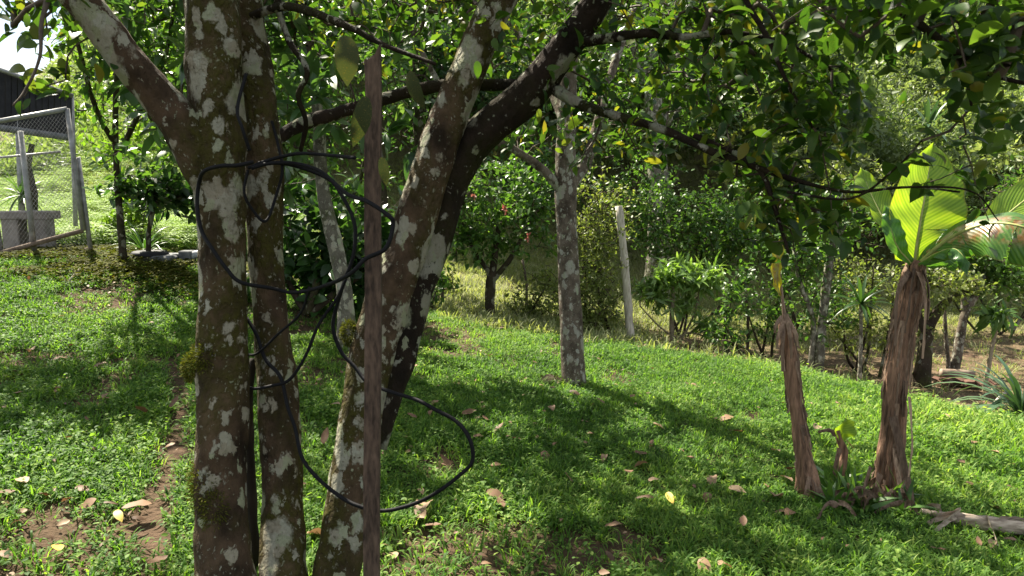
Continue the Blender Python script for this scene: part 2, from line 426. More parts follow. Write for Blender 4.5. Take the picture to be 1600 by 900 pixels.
M['petal'] = leaf_mat('petal', stops((.32, .09, .07), (.42, .19, .15)), .4, .5, .2, tcol=(1, .8, .7))
M['grass'] = leaf_mat('grass', stops((.019, .052, .01), (.062, .142, .024), (.155, .262, .05), (.34, .41, .11)), .5, .55, .14, tcol=(1.42, 1.5, .55), inst=True)
M['pasture'] = leaf_mat('pasture', stops((.1, .13, .045), (.165, .2, .08), (.24, .26, .125), (.34, .32, .2)), .45, .6, .15, inst=True)
M['fern'] = leaf_mat('fern', stops((.1, .17, .05), (.18, .27, .08), (.28, .36, .14)), .4, .6, .15, inst=True)
M['thicket'] = leaf_mat('thicket', stops((.05, .08, .032), (.1, .145, .06), (.17, .22, .1), (.28, .32, .17)), .42, .5, .3, inst=True)
M['dry'] = leaf_mat('dry', stops((.06, .035, .02), (.15, .085, .048), (.22, .135, .078), (.31, .225, .14)), .2, .6, .25, tcol=(1.2, 1, .7))
M['dry_yellow'] = leaf_mat('dry_yellow', stops((.5, .33, .05), (.62, .45, .1)), .3, .5, .3, tcol=(1.1, 1, .6))
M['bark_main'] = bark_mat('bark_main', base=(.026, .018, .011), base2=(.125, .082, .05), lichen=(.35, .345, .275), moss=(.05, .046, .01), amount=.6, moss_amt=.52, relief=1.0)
M['bark_shade'] = bark_mat('bark_shade', base=(.012, .009, .006), base2=(.035, .024, .016), lichen=(.26, .26, .21), moss=(.022, .022, .006), amount=.3, moss_amt=.45, relief=.8)  # darker copy of the bark, with shade put into its colour
M['bark_grey'] = bark_mat('bark_grey', base=(.06, .046, .034), base2=(.19, .155, .12), lichen=(.32, .32, .28), moss=(.04, .045, .014), scale=1.4, amount=.62, moss_amt=.4)
M['bark_pale'] = bark_mat('bark_pale', base=(.08, .072, .055), base2=(.2, .185, .145), lichen=(.36, .36, .3), moss=(.06, .075, .02), scale=1.3, amount=.65, moss_amt=.45)
M['bark_dark'] = bark_mat('bark_dark', base=(.03, .023, .016), base2=(.075, .056, .038), lichen=(.2, .2, .16), moss=(.04, .048, .013), amount=.15, moss_amt=.5)
M['twig'] = plain_mat('twig', (.035, .026, .018), (.1, .075, .05), 30)
M['twig_pale'] = plain_mat('twig_pale', (.14, .11, .07), (.3, .25, .17), 30)
M['moss'] = leaf_mat('moss', stops((.03, .035, .006), (.07, .075, .012), (.12, .12, .02)), .3, .8, .1)
M['stake'] = plain_mat('stake', (.024, .016, .011), (.125, .084, .058), 22, .95, 1., (4, 4, .8))
M['post'] = plain_mat('post', (.2, .18, .14), (.5, .46, .38), 12, .95, .7, (5, 5, .4))
M['hose'] = plain_mat('hose', (.004, .004, .005), (.009, .009, .01), 60, .7, .2, spec=.15)
M['stem_dry'] = plain_mat('stem_dry', (.035, .019, .011), (.3, .175, .11), 9, .85, 1., (9, 9, .4))
M['sheath'] = plain_mat('sheath', (.1, .055, .035), (.46, .32, .22), 12, .8, .8, (9, 9, .5), vary=.75)
M['log'] = plain_mat('log', (.12, .085, .06), (.5, .42, .33), 10, .9, .8, (.7, 6, 6))
M['steel'] = plain_mat('steel', (.1, .095, .09), (.36, .365, .36), 9, .5, .1, metal=.4)
M['rust'] = plain_mat('rust', (.08, .05, .035), (.3, .24, .18), 14, .85, .4)
M['wire'] = plain_mat('wire', (.16, .16, .155), (.34, .34, .34), 14, .5, .05, metal=.3)
M['concrete'] = plain_mat('concrete', (.1, .09, .08), (.28, .25, .23), 9, .95, .5)
M['concrete_grey'] = plain_mat('concrete_grey', (.06, .065, .07), (.17, .175, .18), 9, .9, .4)
M['pipe'] = plain_mat('pipe', (.2, .21, .22), (.4, .42, .43), 9, .6, .1)
M['black'] = plain_mat('black', (.008, .008, .01), (.022, .022, .025), 14, .7, .1)
M['near_black'] = plain_mat('near_black', (.01, .008, .006), (.03, .024, .018), 14, .95, .6)
M['brick_red'] = plain_mat('brick_red', (.06, .03, .02), (.14, .075, .05), 14, .9, .5)

# ------------------------------------------------------------------ ground
def spaced(a, b, s, lo, hi, g=1.22):
    c = list(np.arange(a, b, s)); d = s; v = a
    left = []
    while v > lo: d *= g; v -= d; left.append(v)
    d = s; v = c[-1]; right = []
    while v < hi: d *= g; v += d; right.append(v)
    return np.array(left[::-1] + c + right)
gx = spaced(-6.5, 6.5, .07, -150, 150); gy = spaced(.8, 11.5, .07, -25, 170)
XX, YY = np.meshgrid(gx, gy); ZZ = gz(XX, YY)
PATH = np.array([G(270, 560), G(285, 640), G(270, 720), G(238, 800), G(232, 890), G(225, 1050)])[:, :2]
def path_d(x, y):
    d = np.full(np.shape(x), 9.)
    for a, b in zip(PATH[:-1], PATH[1:]):
        ab = b - a; t = np.clip(((x - a[0]) * ab[0] + (y - a[1]) * ab[1]) / (ab @ ab), 0, 1)
        d = np.minimum(d, np.hypot(x - a[0] - t * ab[0], y - a[1] - t * ab[1]))
    return d
BARE = [(*G(*p)[:2], r) for p, r in (((700, 518), .55), ((620, 516), .4), ((800, 512), .4), ((490, 590), .35), ((470, 670), .2), ((560, 560), .35), ((850, 880), .4), ((760, 860), .3), ((700, 880), .3), ((690, 725), .22), ((440, 500), .6), ((640, 860), .3), ((90, 880), .4), ((40, 830), .3), ((1000, 860), .2), ((160, 465), .5), ((800, 820), .15), ((60, 560), .3))]
def bare(x, y):                          # 1 where the turf is worn away
    b = sstep(.11, .03, path_d(x, y) + .14 * (fbm(x * 7, y * 7, 4) - .5)) * .95
    for bx, by, r in BARE:
        d = np.hypot((x - bx), (y - by) * .8) / r + .7 * (fbm(x * 6, y * 6, 8) - .5)
        b = np.maximum(b, .8 * sstep(1.0, .55, d))
    return np.maximum(b, .8 * sstep(.62, .74, fbm(x * 2.3, y * 2.3, 12)))
def beyond(x, y): return sstep(-.15, .7, y - crest(x) + .5 * (fbm(x * 2, y * 2, 15) - .5))
bm_ = bare(XX, YY); by_ = beyond(XX, YY)
gully = by_ * sstep(.3, 2.2, XX) * sstep(13.0, 9.0, YY - .2 * XX)
gully = np.maximum(gully, by_ * sstep(11.2, 9.4, YY) * sstep(-2, -1, XX) * .8)
ZZ = ZZ - .025 * bm_
ny, nx = XX.shape
idx = np.arange(nx * ny).reshape(ny, nx)
quads = np.stack([idx[:-1, :-1], idx[:-1, 1:], idx[1:, 1:], idx[1:, :-1]], -1).reshape(-1, 4)
gm = NT('ground'); co = gm.coord()
n1 = gm.noise(co, 6, 6); n2 = gm.noise(co, 45, 5); n3 = gm.noise(co, .9, 4)
zs = gm.n('SeparateXYZ'); gm.t.links.new(gm.attr('uvw', out='Vector'), zs.inputs[0])
lawn_c = gm.mix(n1.outputs['Fac'], (.012, .016, .006), (.03, .036, .01))
lawn_c = gm.mix(gm.math('MULTIPLY', n2.outputs['Fac'], .6), lawn_c, (.05, .035, .018))
soil_c = gm.mix(n2.outputs['Fac'], (.04, .026, .017), (.13, .085, .056))
past_c = gm.mix(n1.outputs['Fac'], (.075, .1, .028), (.19, .2, .075))
past_c = gm.mix(gm.math('MULTIPLY', n3.outputs['Fac'], .6), past_c, (.24, .2, .12))
litter_c = gm.ramp(gm.math('ADD', gm.math('MULTIPLY', n2.outputs['Fac'], .6), gm.math('MULTIPLY', n1.outputs['Fac'], .4)), [(.34, (.04, .04, .014)), (.5, (.1, .072, .042)), (.64, (.2, .14, .095))])
c = gm.mix(zs.outputs[1], lawn_c, past_c)
c = gm.mix(zs.outputs[2], c, litter_c)
c = gm.mix(zs.outputs[0], c, soil_c)
hh = gm.math('ADD', n2.outputs['Fac'], gm.math('MULTIPLY', n1.outputs['Fac'], 1.2))
M['ground'] = gm.done(gm.bsdf(c, .95, gm.bump(hh, .8, .03), spec=.1))
gro = link('ground', mesh('ground', np.stack([XX, YY, ZZ], -1).reshape(-1, 3), [quads], M['ground'], uv=np.stack([bm_, by_, gully], -1).reshape(-1, 3)))
tag(gro, 'sloping lawn with worn soil patches running to the far hillside', kind='structure')

# ------------------------------------------------------------------ growing ground cover (instanced tufts)
SRC = bpy.data.collections.new('tuft_sources')
def scatter(name, pts, rot, scl, tint, variants, label, cat, tilt=None, pick=None):
    me = bpy.data.meshes.new(name); me.vertices.add(len(pts)); me.vertices.foreach_set('co', np.asarray(pts, np.float32).ravel())
    r3 = np.zeros((len(pts), 3), np.float32); r3[:, 2] = rot
    if tilt is not None: r3[:, :2] = tilt
    for nm, ty, v, key in (('rot', 'FLOAT_VECTOR', r3, 'vector'), ('scl', 'FLOAT', scl, 'value'), ('itint', 'FLOAT', tint, 'value'), ('pick', 'INT', rng.integers(0, len(variants), len(pts)) if pick is None else pick, 'value')):
        a = me.attributes.new(nm, ty, 'POINT'); a.data.foreach_set(key, np.asarray(v, np.int32 if ty == 'INT' else np.float32).ravel())
    coll = bpy.data.collections.new(name + '_tufts')
    for i, v in enumerate(variants):
        o = bpy.data.objects.new('tuft_%02d' % i, v); coll.objects.link(o)
    ng = bpy.data.node_groups.new(name, 'GeometryNodeTree')
    ng.interface.new_socket('Geometry', in_out='INPUT', socket_type='NodeSocketGeometry'); ng.interface.new_socket('Geometry', in_out='OUTPUT', socket_type='NodeSocketGeometry')
    N = ng.nodes.new; L = ng.links.new
    gi, go = N('NodeGroupInput'), N('NodeGroupOutput'); ip = N('GeometryNodeInstanceOnPoints'); ci = N('GeometryNodeCollectionInfo')
    ci.inputs['Collection'].default_value = coll; ci.inputs['Separate Children'].default_value = True; ci.inputs['Reset Children'].default_value = True
    ip.inputs['Pick Instance'].default_value = True
    def at(n, ty):
        q = N('GeometryNodeInputNamedAttribute'); q.data_type = ty; q.inputs['Name'].default_value = n; return q.outputs['Attribute']
    e2r = N('FunctionNodeEulerToRotation'); L(at('rot', 'FLOAT_VECTOR'), e2r.inputs[0])
    L(gi.outputs[0], ip.inputs['Points']); L(ci.outputs[0], ip.inputs['Instance']); L(at('pick', 'INT'), ip.inputs['Instance Index'])
    L(e2r.outputs[0], ip.inputs['Rotation']); L(at('scl', 'FLOAT'), ip.inputs['Scale'])
    L(ip.outputs[0], go.inputs[0])
    o = link(name, me); md = o.modifiers.new('tufts', 'NODES'); md.node_group = ng
    return tag(o, label, cat, kind='stuff')
def blade_tuft(n, rad, lmin, lmax, w, tilt, g, mat, flat=.0, name='tuft'):
    mb = MB()
    for _ in range(n):
        a = g.random() * 6.283; rr = rad * g.random()**.6; b = np.array([math.cos(a) * rr, math.sin(a) * rr, -.008])
        da = a + g.normal() * .9; dh = np.array([math.cos(da), math.sin(da), 0]); L = lmin + (lmax - lmin) * g.random()
        th = tilt[0] + (tilt[1] - tilt[0]) * g.random(); side = np.array([-dh[1], dh[0], 0])
        p = [b]; el = math.pi / 2 - th * .6
        for s in (.45, .3, .25):
            p.append(p[-1] + (dh * math.cos(el) + np.array([0, 0, math.sin(el)])) * L * s); el -= th * .55
        ww = w * (.7 + .6 * g.random()) / 2; V = []
        for q, f in zip(p[:3], (.75, 1., .75)): V += [q - side * ww * f, q + side * ww * f]
        V.append(p[3]); mb.add(V, [[[0, 1, 3, 2], [2, 3, 5, 4]], [[4, 5, 6]]], tint=g.random())
    return mb.data(name, mat)
def weed_tuft(n, rad, size, g, mat, name='tuft'):
    pos = np.stack([g.normal(size=n) * rad, g.normal(size=n) * rad, .01 + g.random(n) * .05], 1)
    a = g.random(n) * 6.283; d = np.stack([np.cos(a), np.sin(a), .15 + .3 * g.random(n)], 1)
    up = norm(np.array([0, 0, 1.]) + g.normal(size=(n, 3)) * .25)
    V, F = leaf_geo(pos, d, up, size * (.7 + .6 * g.random(n)), T_mid(.6))
    return MB().add(V, F, tint=np.repeat(g.random(n), 7)).data(name, mat)
g = np.random.default_rng(21)
tufts = [blade_tuft(15, .055, .03, .075, .008, (.7, 1.5), g, M['grass']) for _ in range(5)] + [blade_tuft(12, .05, .04, .095, .0062, (.4, 1.3), g, M['grass']) for _ in range(3)] + [weed_tuft(14, .035, .022, g, M['grass']) for _ in range(3)]
def view_filter(x, y, z, mx=420, my=260):
    u, v, d = proj(np.stack([x, y, z], 1)); return (d > .6) & (u > -mx) & (u < 1600 + mx) & (v < 900 + my)
n = 165000; x = g.uniform(-7.5, 7.5, n); y = g.uniform(1.3, 11, n); z = gz(x, y)
k = view_filter(x, y, z) & (g.random(n) > bare(x, y) * 1.05) & (g.random(n) > beyond(x, y) * 1.25) & (g.random(n) < np.interp(y, [1.3, 4, 7, 11], [1, .95, .7, .6]))
k &= ~((x < -3.2) & (y > 8.9))
x, y, z = x[k], y[k], z[k]
tall = sstep(1.5, 4.2, x) * sstep(3.2, 5.0, y)
scl = (.75 + .5 * g.random(len(x))) * (1 + .5 * tall) * (.68 + .5 * fbm(x * 1.7, y * 1.7, 31))
tn = np.clip(.2 + .8 * (fbm(x * 1.1, y * 1.1, 41) - .5) + .5 * (fbm(x * 4, y * 4, 43) - .5) + .5 * g.random(len(x)) + .22 * tall, 0, 1)  # far-right tint raised as well, painting its sunlit band paler
scatter('lawn_grass', np.stack([x, y, z], 1), g.random(len(x)) * 6.283, scl, tn, tufts, 'short broad-bladed green lawn grass covering the slope', 'grass', pick=np.where(g.random(len(x)) < np.interp(x, [-2.5, -.5, 1], [.16, .09, .05]), g.integers(8, 11, len(x)), g.integers(0, 8, len(x))))

pt = [blade_tuft(20, .12, .06, .17, .009, (.4, 1.4), g, M['pasture']) for _ in range(5)]
n = 60000; y = g.uniform(7, 30, n)**1.0; x = g.uniform(-1, 1, n) * (y * .95 + 1); z = gz(x, y)
k = (g.random(n) < beyond(x, y)) & view_filter(x, y, z, 200) & (g.random(n) < .25 + .75 * fbm(x * .6, y * .6, 51))
gu = sstep(.3, 2.2, x) * sstep(13.0, 9.0, y - .2 * x)
k &= g.random(n) > gu * .93
k &= ~((x < -3.0) & (y < 10.5))
x, y, z = x[k], y[k], z[k]
scatter('pasture_grass', np.stack([x, y, z], 1), g.random(len(x)) * 6.283, .7 + .7 * g.random(len(x)), np.clip(fbm(x * .5, y * .5, 61) * .7 + .3 * g.random(len(x)), 0, 1), pt, 'rough yellow-green pasture grass beyond the lawn crest', 'grass')

def frond_tuft(nf, L, g, mat):
    mb = MB()
    for _ in range(nf):
        a = g.random() * 6.283; dh = np.array([math.cos(a), math.sin(a), 0]); s = np.linspace(.12, 1, 9)
        p = dh * (s * L)[:, None] + np.array([0, 0, 1.]) * (L * .75 * np.sin(s * 2.1))[:, None]
        side = np.array([-dh[1], dh[0], 0]); pos = np.concatenate([p, p]); d = np.concatenate([dh * .4 + side + np.array([0, 0, -.15])] * 9 + [dh * .4 - side + np.array([0, 0, -.15])] * 9).reshape(-1, 3)
        V, F = leaf_geo(pos, d, np.tile([0, 0, 1.], (18, 1)), np.tile(L * .38 * (1.05 - s * .85), 2), T_kite(.28, .3))
        mb.add(V, F, tint=g.random())
    return mb.data('fern_tuft', mat)
ft = [frond_tuft(7, .42, g, M['fern']) for _ in range(4)]
n = 9000; y = g.uniform(10, 34, n); x = -y * g.uniform(.28, 1.05, n); z = gz(x, y)
k = view_filter(x, y, z, 250) & (g.random(n) < .35 + fbm(x * .5, y * .5, 71))
x, y, z = x[k], y[k], z[k]
scatter('fern_cover', np.stack([x, y, z], 1), g.random(len(x)) * 6.283, .6 + .7 * g.random(len(x)), np.clip(.2 + fbm(x * .4, y * .4, 81) * .6 + .2 * g.random(len(x)), 0, 1), ft, 'pale green ferns covering the slope behind the wire enclosure', 'ferns')
# moss and creeping weeds on the bank before the enclosure
mt = [weed_tuft(14, .05, .03, g, M['moss']) for _ in range(4)]
n = 9000; x = g.uniform(-7.5, -2.6, n); y = g.uniform(6.6, 9.8, n); z = gz(x, y)
k = (g.random(n) < sstep(6.8, 8.0, y) * sstep(.35, .6, fbm(x * 1.6, y * 1.6, 91)))
x, y, z = x[k], y[k], z[k]
scatter('moss_cover', np.stack([x, y, z], 1), g.random(len(x)) * 6.283, .8 + .7 * g.random(len(x)), g.random(len(x)), mt, 'olive moss and creeping weeds on the bank by the enclosure', 'moss')

# small leaf litter on lawn and gully (too small to count)
lt = [MB().add(*leaf_geo(np.zeros((1, 3)), np.array([[1., 0, .1]]), np.array([[0, .2, 1.]]), np.array([1.]), T_leaf(w, curl=c_, wave=.05)), tint=t_).data('litter', M['dry']) for w, c_, t_ in ((.45, .2, .1), (.55, -.2, .4), (.4, .3, .6), (.6, .1, .85), (.35, -.3, .25))]
n = 3600; x = g.uniform(-5, 6, n); y = g.uniform(1.8, 8, n); k0 = g.random(n) < .05 + .25 * sstep(.5, .7, fbm(x * 1.3, y * 1.3, 77)) + .6 * bare(x, y)
x2 = g.uniform(.3, 9, 2600); y2 = g.uniform(5, 12, 2600); k2 = g.random(2600) < beyond(x2, y2) * sstep(.3, 2.0, x2) * sstep(13, 9.5, y2 - .2 * x2)
x = np.concatenate([x[k0], x2[k2]]); y = np.concatenate([y[k0], y2[k2]]); z = gz(x, y) + np.where(beyond(x, y) > .5, .02, .035)
scatter('leaf_litter', np.stack([x, y, z], 1), g.random(len(x)) * 6.283, .02 + .035 * g.random(len(x))**1.5, g.random(len(x))**1.5, lt, 'scattered bits of dry brown leaf litter', 'leaf litter', tilt=g.normal(size=(len(x), 2)) * .3)

# ------------------------------------------------------------------ where sunlight reaches the lawn (gaps in the canopies)
LIT = [(150, 490, 260, 60, .97), (60, 480, 150, 60, .9), (740, 455, 150, 45, .95), (1180, 490, 110, 40, .8), (1530, 520, 130, 50, .95), (250, 420, 120, 30, .8), (120, 830, 190, 90, .9), (620, 880, 130, 50, .6), (760, 560, 150, 35, .75), (1130, 590, 260, 48, .97), (1500, 660, 220, 60, .99),
       (1300, 690, 180, 45, .6), (1010, 690, 110, 22, .55), (1460, 770, 180, 40, .65), (680, 630, 60, 20, .6), (860, 840, 60, 30, .5), (1150, 720, 80, 22, .55), (740, 800, 60, 20, .5), (950, 760, 50, 20, .45), (1440, 330, 90, 110, .95), (1570, 360, 80, 70, .9)]
_gl = np.random.default_rng(99)
LIT = [(_gl.uniform(430, 1500), _gl.uniform(590, 880), _gl.uniform(25, 60), _gl.uniform(9, 17), .9) for _ in range(46)] + LIT
def sun_gap(pts):                        # chance that a twig would shade a sunny part of the lawn
    pts = np.asarray(pts, float); t = (pts[:, 2] - 0) / SUN[2]
    for _ in range(4):
        q = pts - SUN * t[:, None]; t = t + (q[:, 2] - gz(q[:, 0], q[:, 1])) / SUN[2]
    q = pts - SUN * t[:, None]; u, v, d = proj(q); s = np.zeros(len(pts))
    for cx, cy, rx, ry, a in LIT[:-2]: s = np.maximum(s, a * np.exp(-(((u - cx) / rx)**2 + ((v - cy) / ry)**2)**1.5 * .7))
    s[d < .3] = 0
    # the big banana leaves stand in the sun as well
    for bp, br in ((P(1440, 330, 3.75), .42), (P(1400, 370, 3.75), .42), (P(1570, 360, 3.4), .42), (P(1470, 270, 3.75), .42), (P(1060, 450, 7.7), .55), (P(976, 430, 7.7), .45), (P(930, 400, 8.4), .7), (P(780, 340, 8.9), .6), (P(1090, 370, 10.4), .8), (P(1150, 470, 8.8), .4), (P(60, 70, 2.2), .35), (P(60, 110, 2.2), .3), (P(1500, 470, 8.8), .5), (P(1290, 430, 8.6), .45), (P(545, 430, 6.6), .18)):
        w = pts - bp; a = w @ SUN; r = np.linalg.norm(w - a[:, None] * SUN, axis=1); s = np.maximum(s, np.where(a > .1, .97 * np.exp(-(r / br)**4), 0))
    return s
def over(x0, x1, y0, y1, h0, h1, n, seed):   # twigs added in the sun's way to shade a part of the lawn
    g_ = np.random.default_rng(seed); o = []
    for _ in range(n):
        q = G(g_.uniform(x0, x1), g_.uniform(y0, y1)); o.append(q + SUN * (g_.uniform(h0, h1) / SUN[2]))
    return np.array(o)
def prune(pts, seed=0, k=1.0):
    return pts[np.random.default_rng(seed).random(len(pts)) > sun_gap(pts) * k]

# ------------------------------------------------------------------ the lichen-covered tree in front
DS = .885
base = on_ground(*P(430, 1010, 2.5)[:2])
tree = thing('lichen_tree', 'large multi-stemmed tree with pale lichen blotches and a black hose looped on it', 'tree', base)
def pxpath(rows, n=7):                   # rows of px, py, width in px, depth
    pts = np.array([P(a, b, d * DS) for a, b, w, d in rows]); rad = np.array([w / 2 / FPX * d * DS for a, b, w, d in rows])
    return smooth_path(pts, rad, n)
def stem(rows, name, mat, k=20, wob=.06, parent=tree, n=7, ground=False):
    p, r = pxpath(rows, n)
    if ground:                           # run the foot into the soil with a flare
        b = p[0].copy(); zb = float(gz(b[0], b[1])) - .06
        if b[2] > zb:
            ex = np.array([[b[0], b[1], zb + (b[2] - zb) * q] for q in (0, .3, .65)]); p = np.vstack([ex, p]); r = np.concatenate([[r[0] * 1.5, r[0] * 1.22, r[0] * 1.06], r])
    MB().tube(p, r, k if k < 16 else 40, True, wob, rid=.1 if k >= 16 else 0).build(name, mat, parent); return p
A = stem([(366, 1010, 103, 2.9), (355, 920, 93, 2.93), (348, 830, 83, 2.97), (344, 740, 77, 3.0), (348, 660, 75, 3.0), (349, 580, 75, 3.02), (347, 500, 71, 3.03), (348, 400, 73, 3.05), (345, 310, 75, 3.05), (341, 220, 79, 3.05), (336, 120, 79, 3.06), (330, 20, 83, 3.08), (320, -120, 79, 3.1), (303, -330, 65, 3.2), (278, -600, 45, 3.4)], 'trunk', M['bark_main'], 24, .075, ground=True)
AL = stem([(338, 320, 40, 3.03), (312, 262, 54, 3.0), (288, 205, 58, 2.97), (240, 142, 56, 2.92), (190, 82, 55, 2.87), (138, 14, 54, 2.8), (80, -60, 50, 2.74), (0, -170, 44, 2.7), (-120, -330, 34, 2.7)], 'limb', M['bark_main'], 20, .07)
B = stem([(453, 1000, 77, 2.98), (445, 900, 69, 3.02), (441, 800, 63, 3.12), (440, 700, 63, 3.15), (433, 600, 57, 3.17), (423, 500, 53, 3.2), (415, 400, 53, 3.2), (414, 310, 55, 3.2), (409, 220, 59, 3.22), (399, 130, 59, 3.25), (385, 40, 57, 3.3), (375, -80, 53, 3.35), (383, -300, 41, 3.5)], 'trunk', M['bark_main'], 20, .07, ground=True)
stem([(402, 960, 22, 3.16), (397, 860, 18, 3.18), (392, 760, 16, 3.2), (388, 660, 15, 3.2), (390, 600, 13, 3.2), (396, 560, 10, 3.22)], 'dark_strip', M['near_black'], 12, .12, ground=True)  # thin near-black upright strip between the first and second stems
C1 = stem([(508, 1000, 78, 2.98), (526, 900, 72, 3.05), (544, 780, 68, 3.12), (560, 670, 66, 3.18), (578, 570, 68, 3.24), (606, 470, 70, 3.28), (637, 385, 66, 3.3), (664, 295, 62, 3.3), (692, 210, 58, 3.3), (728, 118, 56, 3.3), (768, 24, 54, 3.3), (806, -70, 50, 3.3), (850, -240, 40, 3.3), (900, -450, 30, 3.4)], 'trunk', M['bark_main'], 20, .06, ground=True)
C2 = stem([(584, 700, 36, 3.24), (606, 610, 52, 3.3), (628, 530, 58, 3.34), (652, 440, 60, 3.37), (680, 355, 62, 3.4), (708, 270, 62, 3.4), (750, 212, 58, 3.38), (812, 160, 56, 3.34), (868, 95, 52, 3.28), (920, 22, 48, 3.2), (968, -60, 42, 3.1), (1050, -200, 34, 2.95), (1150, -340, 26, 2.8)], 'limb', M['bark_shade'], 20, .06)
L = []
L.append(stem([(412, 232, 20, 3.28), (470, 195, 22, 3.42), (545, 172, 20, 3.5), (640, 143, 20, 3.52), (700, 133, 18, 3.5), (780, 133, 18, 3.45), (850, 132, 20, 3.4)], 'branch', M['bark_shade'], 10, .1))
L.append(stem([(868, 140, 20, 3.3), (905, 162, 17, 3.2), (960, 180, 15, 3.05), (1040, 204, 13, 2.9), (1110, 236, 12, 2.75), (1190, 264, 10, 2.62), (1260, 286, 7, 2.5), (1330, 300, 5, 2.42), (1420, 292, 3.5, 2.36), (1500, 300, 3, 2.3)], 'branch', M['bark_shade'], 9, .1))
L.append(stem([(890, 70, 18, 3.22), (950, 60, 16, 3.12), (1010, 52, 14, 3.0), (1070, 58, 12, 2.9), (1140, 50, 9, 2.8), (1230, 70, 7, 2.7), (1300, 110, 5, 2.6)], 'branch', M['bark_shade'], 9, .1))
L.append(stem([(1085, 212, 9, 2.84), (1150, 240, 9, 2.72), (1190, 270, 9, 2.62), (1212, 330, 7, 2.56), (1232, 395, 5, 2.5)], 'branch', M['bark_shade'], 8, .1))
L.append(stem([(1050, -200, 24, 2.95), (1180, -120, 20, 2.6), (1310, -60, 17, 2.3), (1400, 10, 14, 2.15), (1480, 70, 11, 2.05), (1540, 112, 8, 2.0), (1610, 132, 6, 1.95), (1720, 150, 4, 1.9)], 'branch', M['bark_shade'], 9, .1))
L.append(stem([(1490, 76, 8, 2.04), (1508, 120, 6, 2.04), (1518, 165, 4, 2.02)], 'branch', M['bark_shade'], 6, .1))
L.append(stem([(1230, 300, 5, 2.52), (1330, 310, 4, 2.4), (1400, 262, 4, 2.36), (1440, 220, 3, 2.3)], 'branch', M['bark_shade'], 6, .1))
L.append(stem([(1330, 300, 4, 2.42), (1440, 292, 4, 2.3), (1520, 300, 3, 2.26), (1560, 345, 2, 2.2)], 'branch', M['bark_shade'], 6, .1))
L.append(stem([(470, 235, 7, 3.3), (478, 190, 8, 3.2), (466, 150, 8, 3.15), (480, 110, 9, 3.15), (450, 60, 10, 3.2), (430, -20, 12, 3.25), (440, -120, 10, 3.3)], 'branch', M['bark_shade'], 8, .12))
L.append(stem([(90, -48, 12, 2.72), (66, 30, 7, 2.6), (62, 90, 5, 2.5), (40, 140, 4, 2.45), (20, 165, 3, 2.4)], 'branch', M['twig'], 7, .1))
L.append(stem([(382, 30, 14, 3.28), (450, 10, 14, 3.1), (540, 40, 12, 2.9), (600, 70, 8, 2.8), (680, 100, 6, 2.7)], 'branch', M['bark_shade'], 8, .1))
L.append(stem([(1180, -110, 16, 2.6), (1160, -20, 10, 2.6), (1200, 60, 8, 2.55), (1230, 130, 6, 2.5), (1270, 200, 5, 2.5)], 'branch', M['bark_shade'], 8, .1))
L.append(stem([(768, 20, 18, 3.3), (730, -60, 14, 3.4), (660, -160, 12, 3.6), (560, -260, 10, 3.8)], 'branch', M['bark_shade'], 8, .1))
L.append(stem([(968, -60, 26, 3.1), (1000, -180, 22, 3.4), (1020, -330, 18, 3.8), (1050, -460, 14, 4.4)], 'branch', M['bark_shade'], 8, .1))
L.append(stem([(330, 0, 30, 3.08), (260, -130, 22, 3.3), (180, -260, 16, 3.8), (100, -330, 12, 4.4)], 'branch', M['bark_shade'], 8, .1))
wood = np.concatenate([A[-18:], AL[-25:], B[-12:], C1[-25:], C2[-35:]] + [q[2:] for q in L])
g = np.random.default_rng(5)
def region(x0, x1, y0, y1, d0, d1, n):
    return np.array([P(g.uniform(x0, x1), g.uniform(y0, y1), g.uniform(d0, d1)) for _ in range(n)])
T1 = np.concatenate([region(1200, 1640, -120, 60, 1.7, 2.5, 80), region(1480, 1640, 20, 120, 1.6, 2.1, 26), region(1000, 1330, 0, 170, 2.3, 3.3, 74), region(1120, 1330, 150, 300, 2.2, 2.8, 30), region(1190, 1330, 290, 410, 2.2, 2.6, 17),
    region(640, 1010, -100, 130, 3.0, 4.2, 75), region(880, 1150, 120, 260, 2.8, 3.6, 30), region(700, 1300, -90, 60, 2.6, 3.8, 60), region(0, 140, -60, 70, 2.3, 2.9, 26), region(10, 110, 90, 160, 2.3, 2.6, 5), region(420, 640, -60, 120, 2.7, 3.6, 30)])
T1 = prune(T1, 1, .55)
T2 = np.concatenate([P(1340, 330, 2.4)[None], P(1425, 292, 2.34)[None], P(1500, 215, 2.2)[None], P(1545, 345, 2.22)[None], P(1520, 165, 2.02)[None], P(1300, 300, 2.45)[None], P(1260, 330, 2.5)[None]])
T3 = prune(np.concatenate([region(-200, 1800, -700, -110, 2.4, 5.0, 420), np.stack([g.uniform(-3.5, 3, 640), g.uniform(-1.2, 3.0, 640), g.uniform(2.4, 4.2, 640)], 1)]), 2)  # unseen twigs over frame and camera, added to block sky and sun
wood = np.concatenate([wood] + [stem(rows_, 'branch', M['bark_dark'], 8, .1)[2:] for rows_ in ([(322, -120, 30, 3.1), (300, -420, 26, 2.6), (200, -900, 20, 2.0)], [(382, -200, 30, 3.4), (500, -600, 24, 2.6), (700, -1300, 16, 1.8)], [(900, -450, 26, 3.4), (1000, -800, 20, 2.6), (1200, -1400, 14, 1.9)])])  # unseen branches carrying the added overhead twigs
tg = np.concatenate([T1, T2, T3])
seg, tips, tdir = colonize(wood, tg, .1, .05, .0016, .012, 11)
tag(MB().add(*prisms(*seg, 5)).build('twigs', M['twig'], tree), kind='stuff')
pos, dr, up = twig_leaves(tips, tdir, 10, .26, .9, .1, .12, 12)
size = .036 + .042 * g.random(len(pos)); tint = np.clip(g.beta(2.2, 2.6, len(pos)) * .95, 0, 1); yel = g.random(len(pos)) < .045; tint[yel] = .9
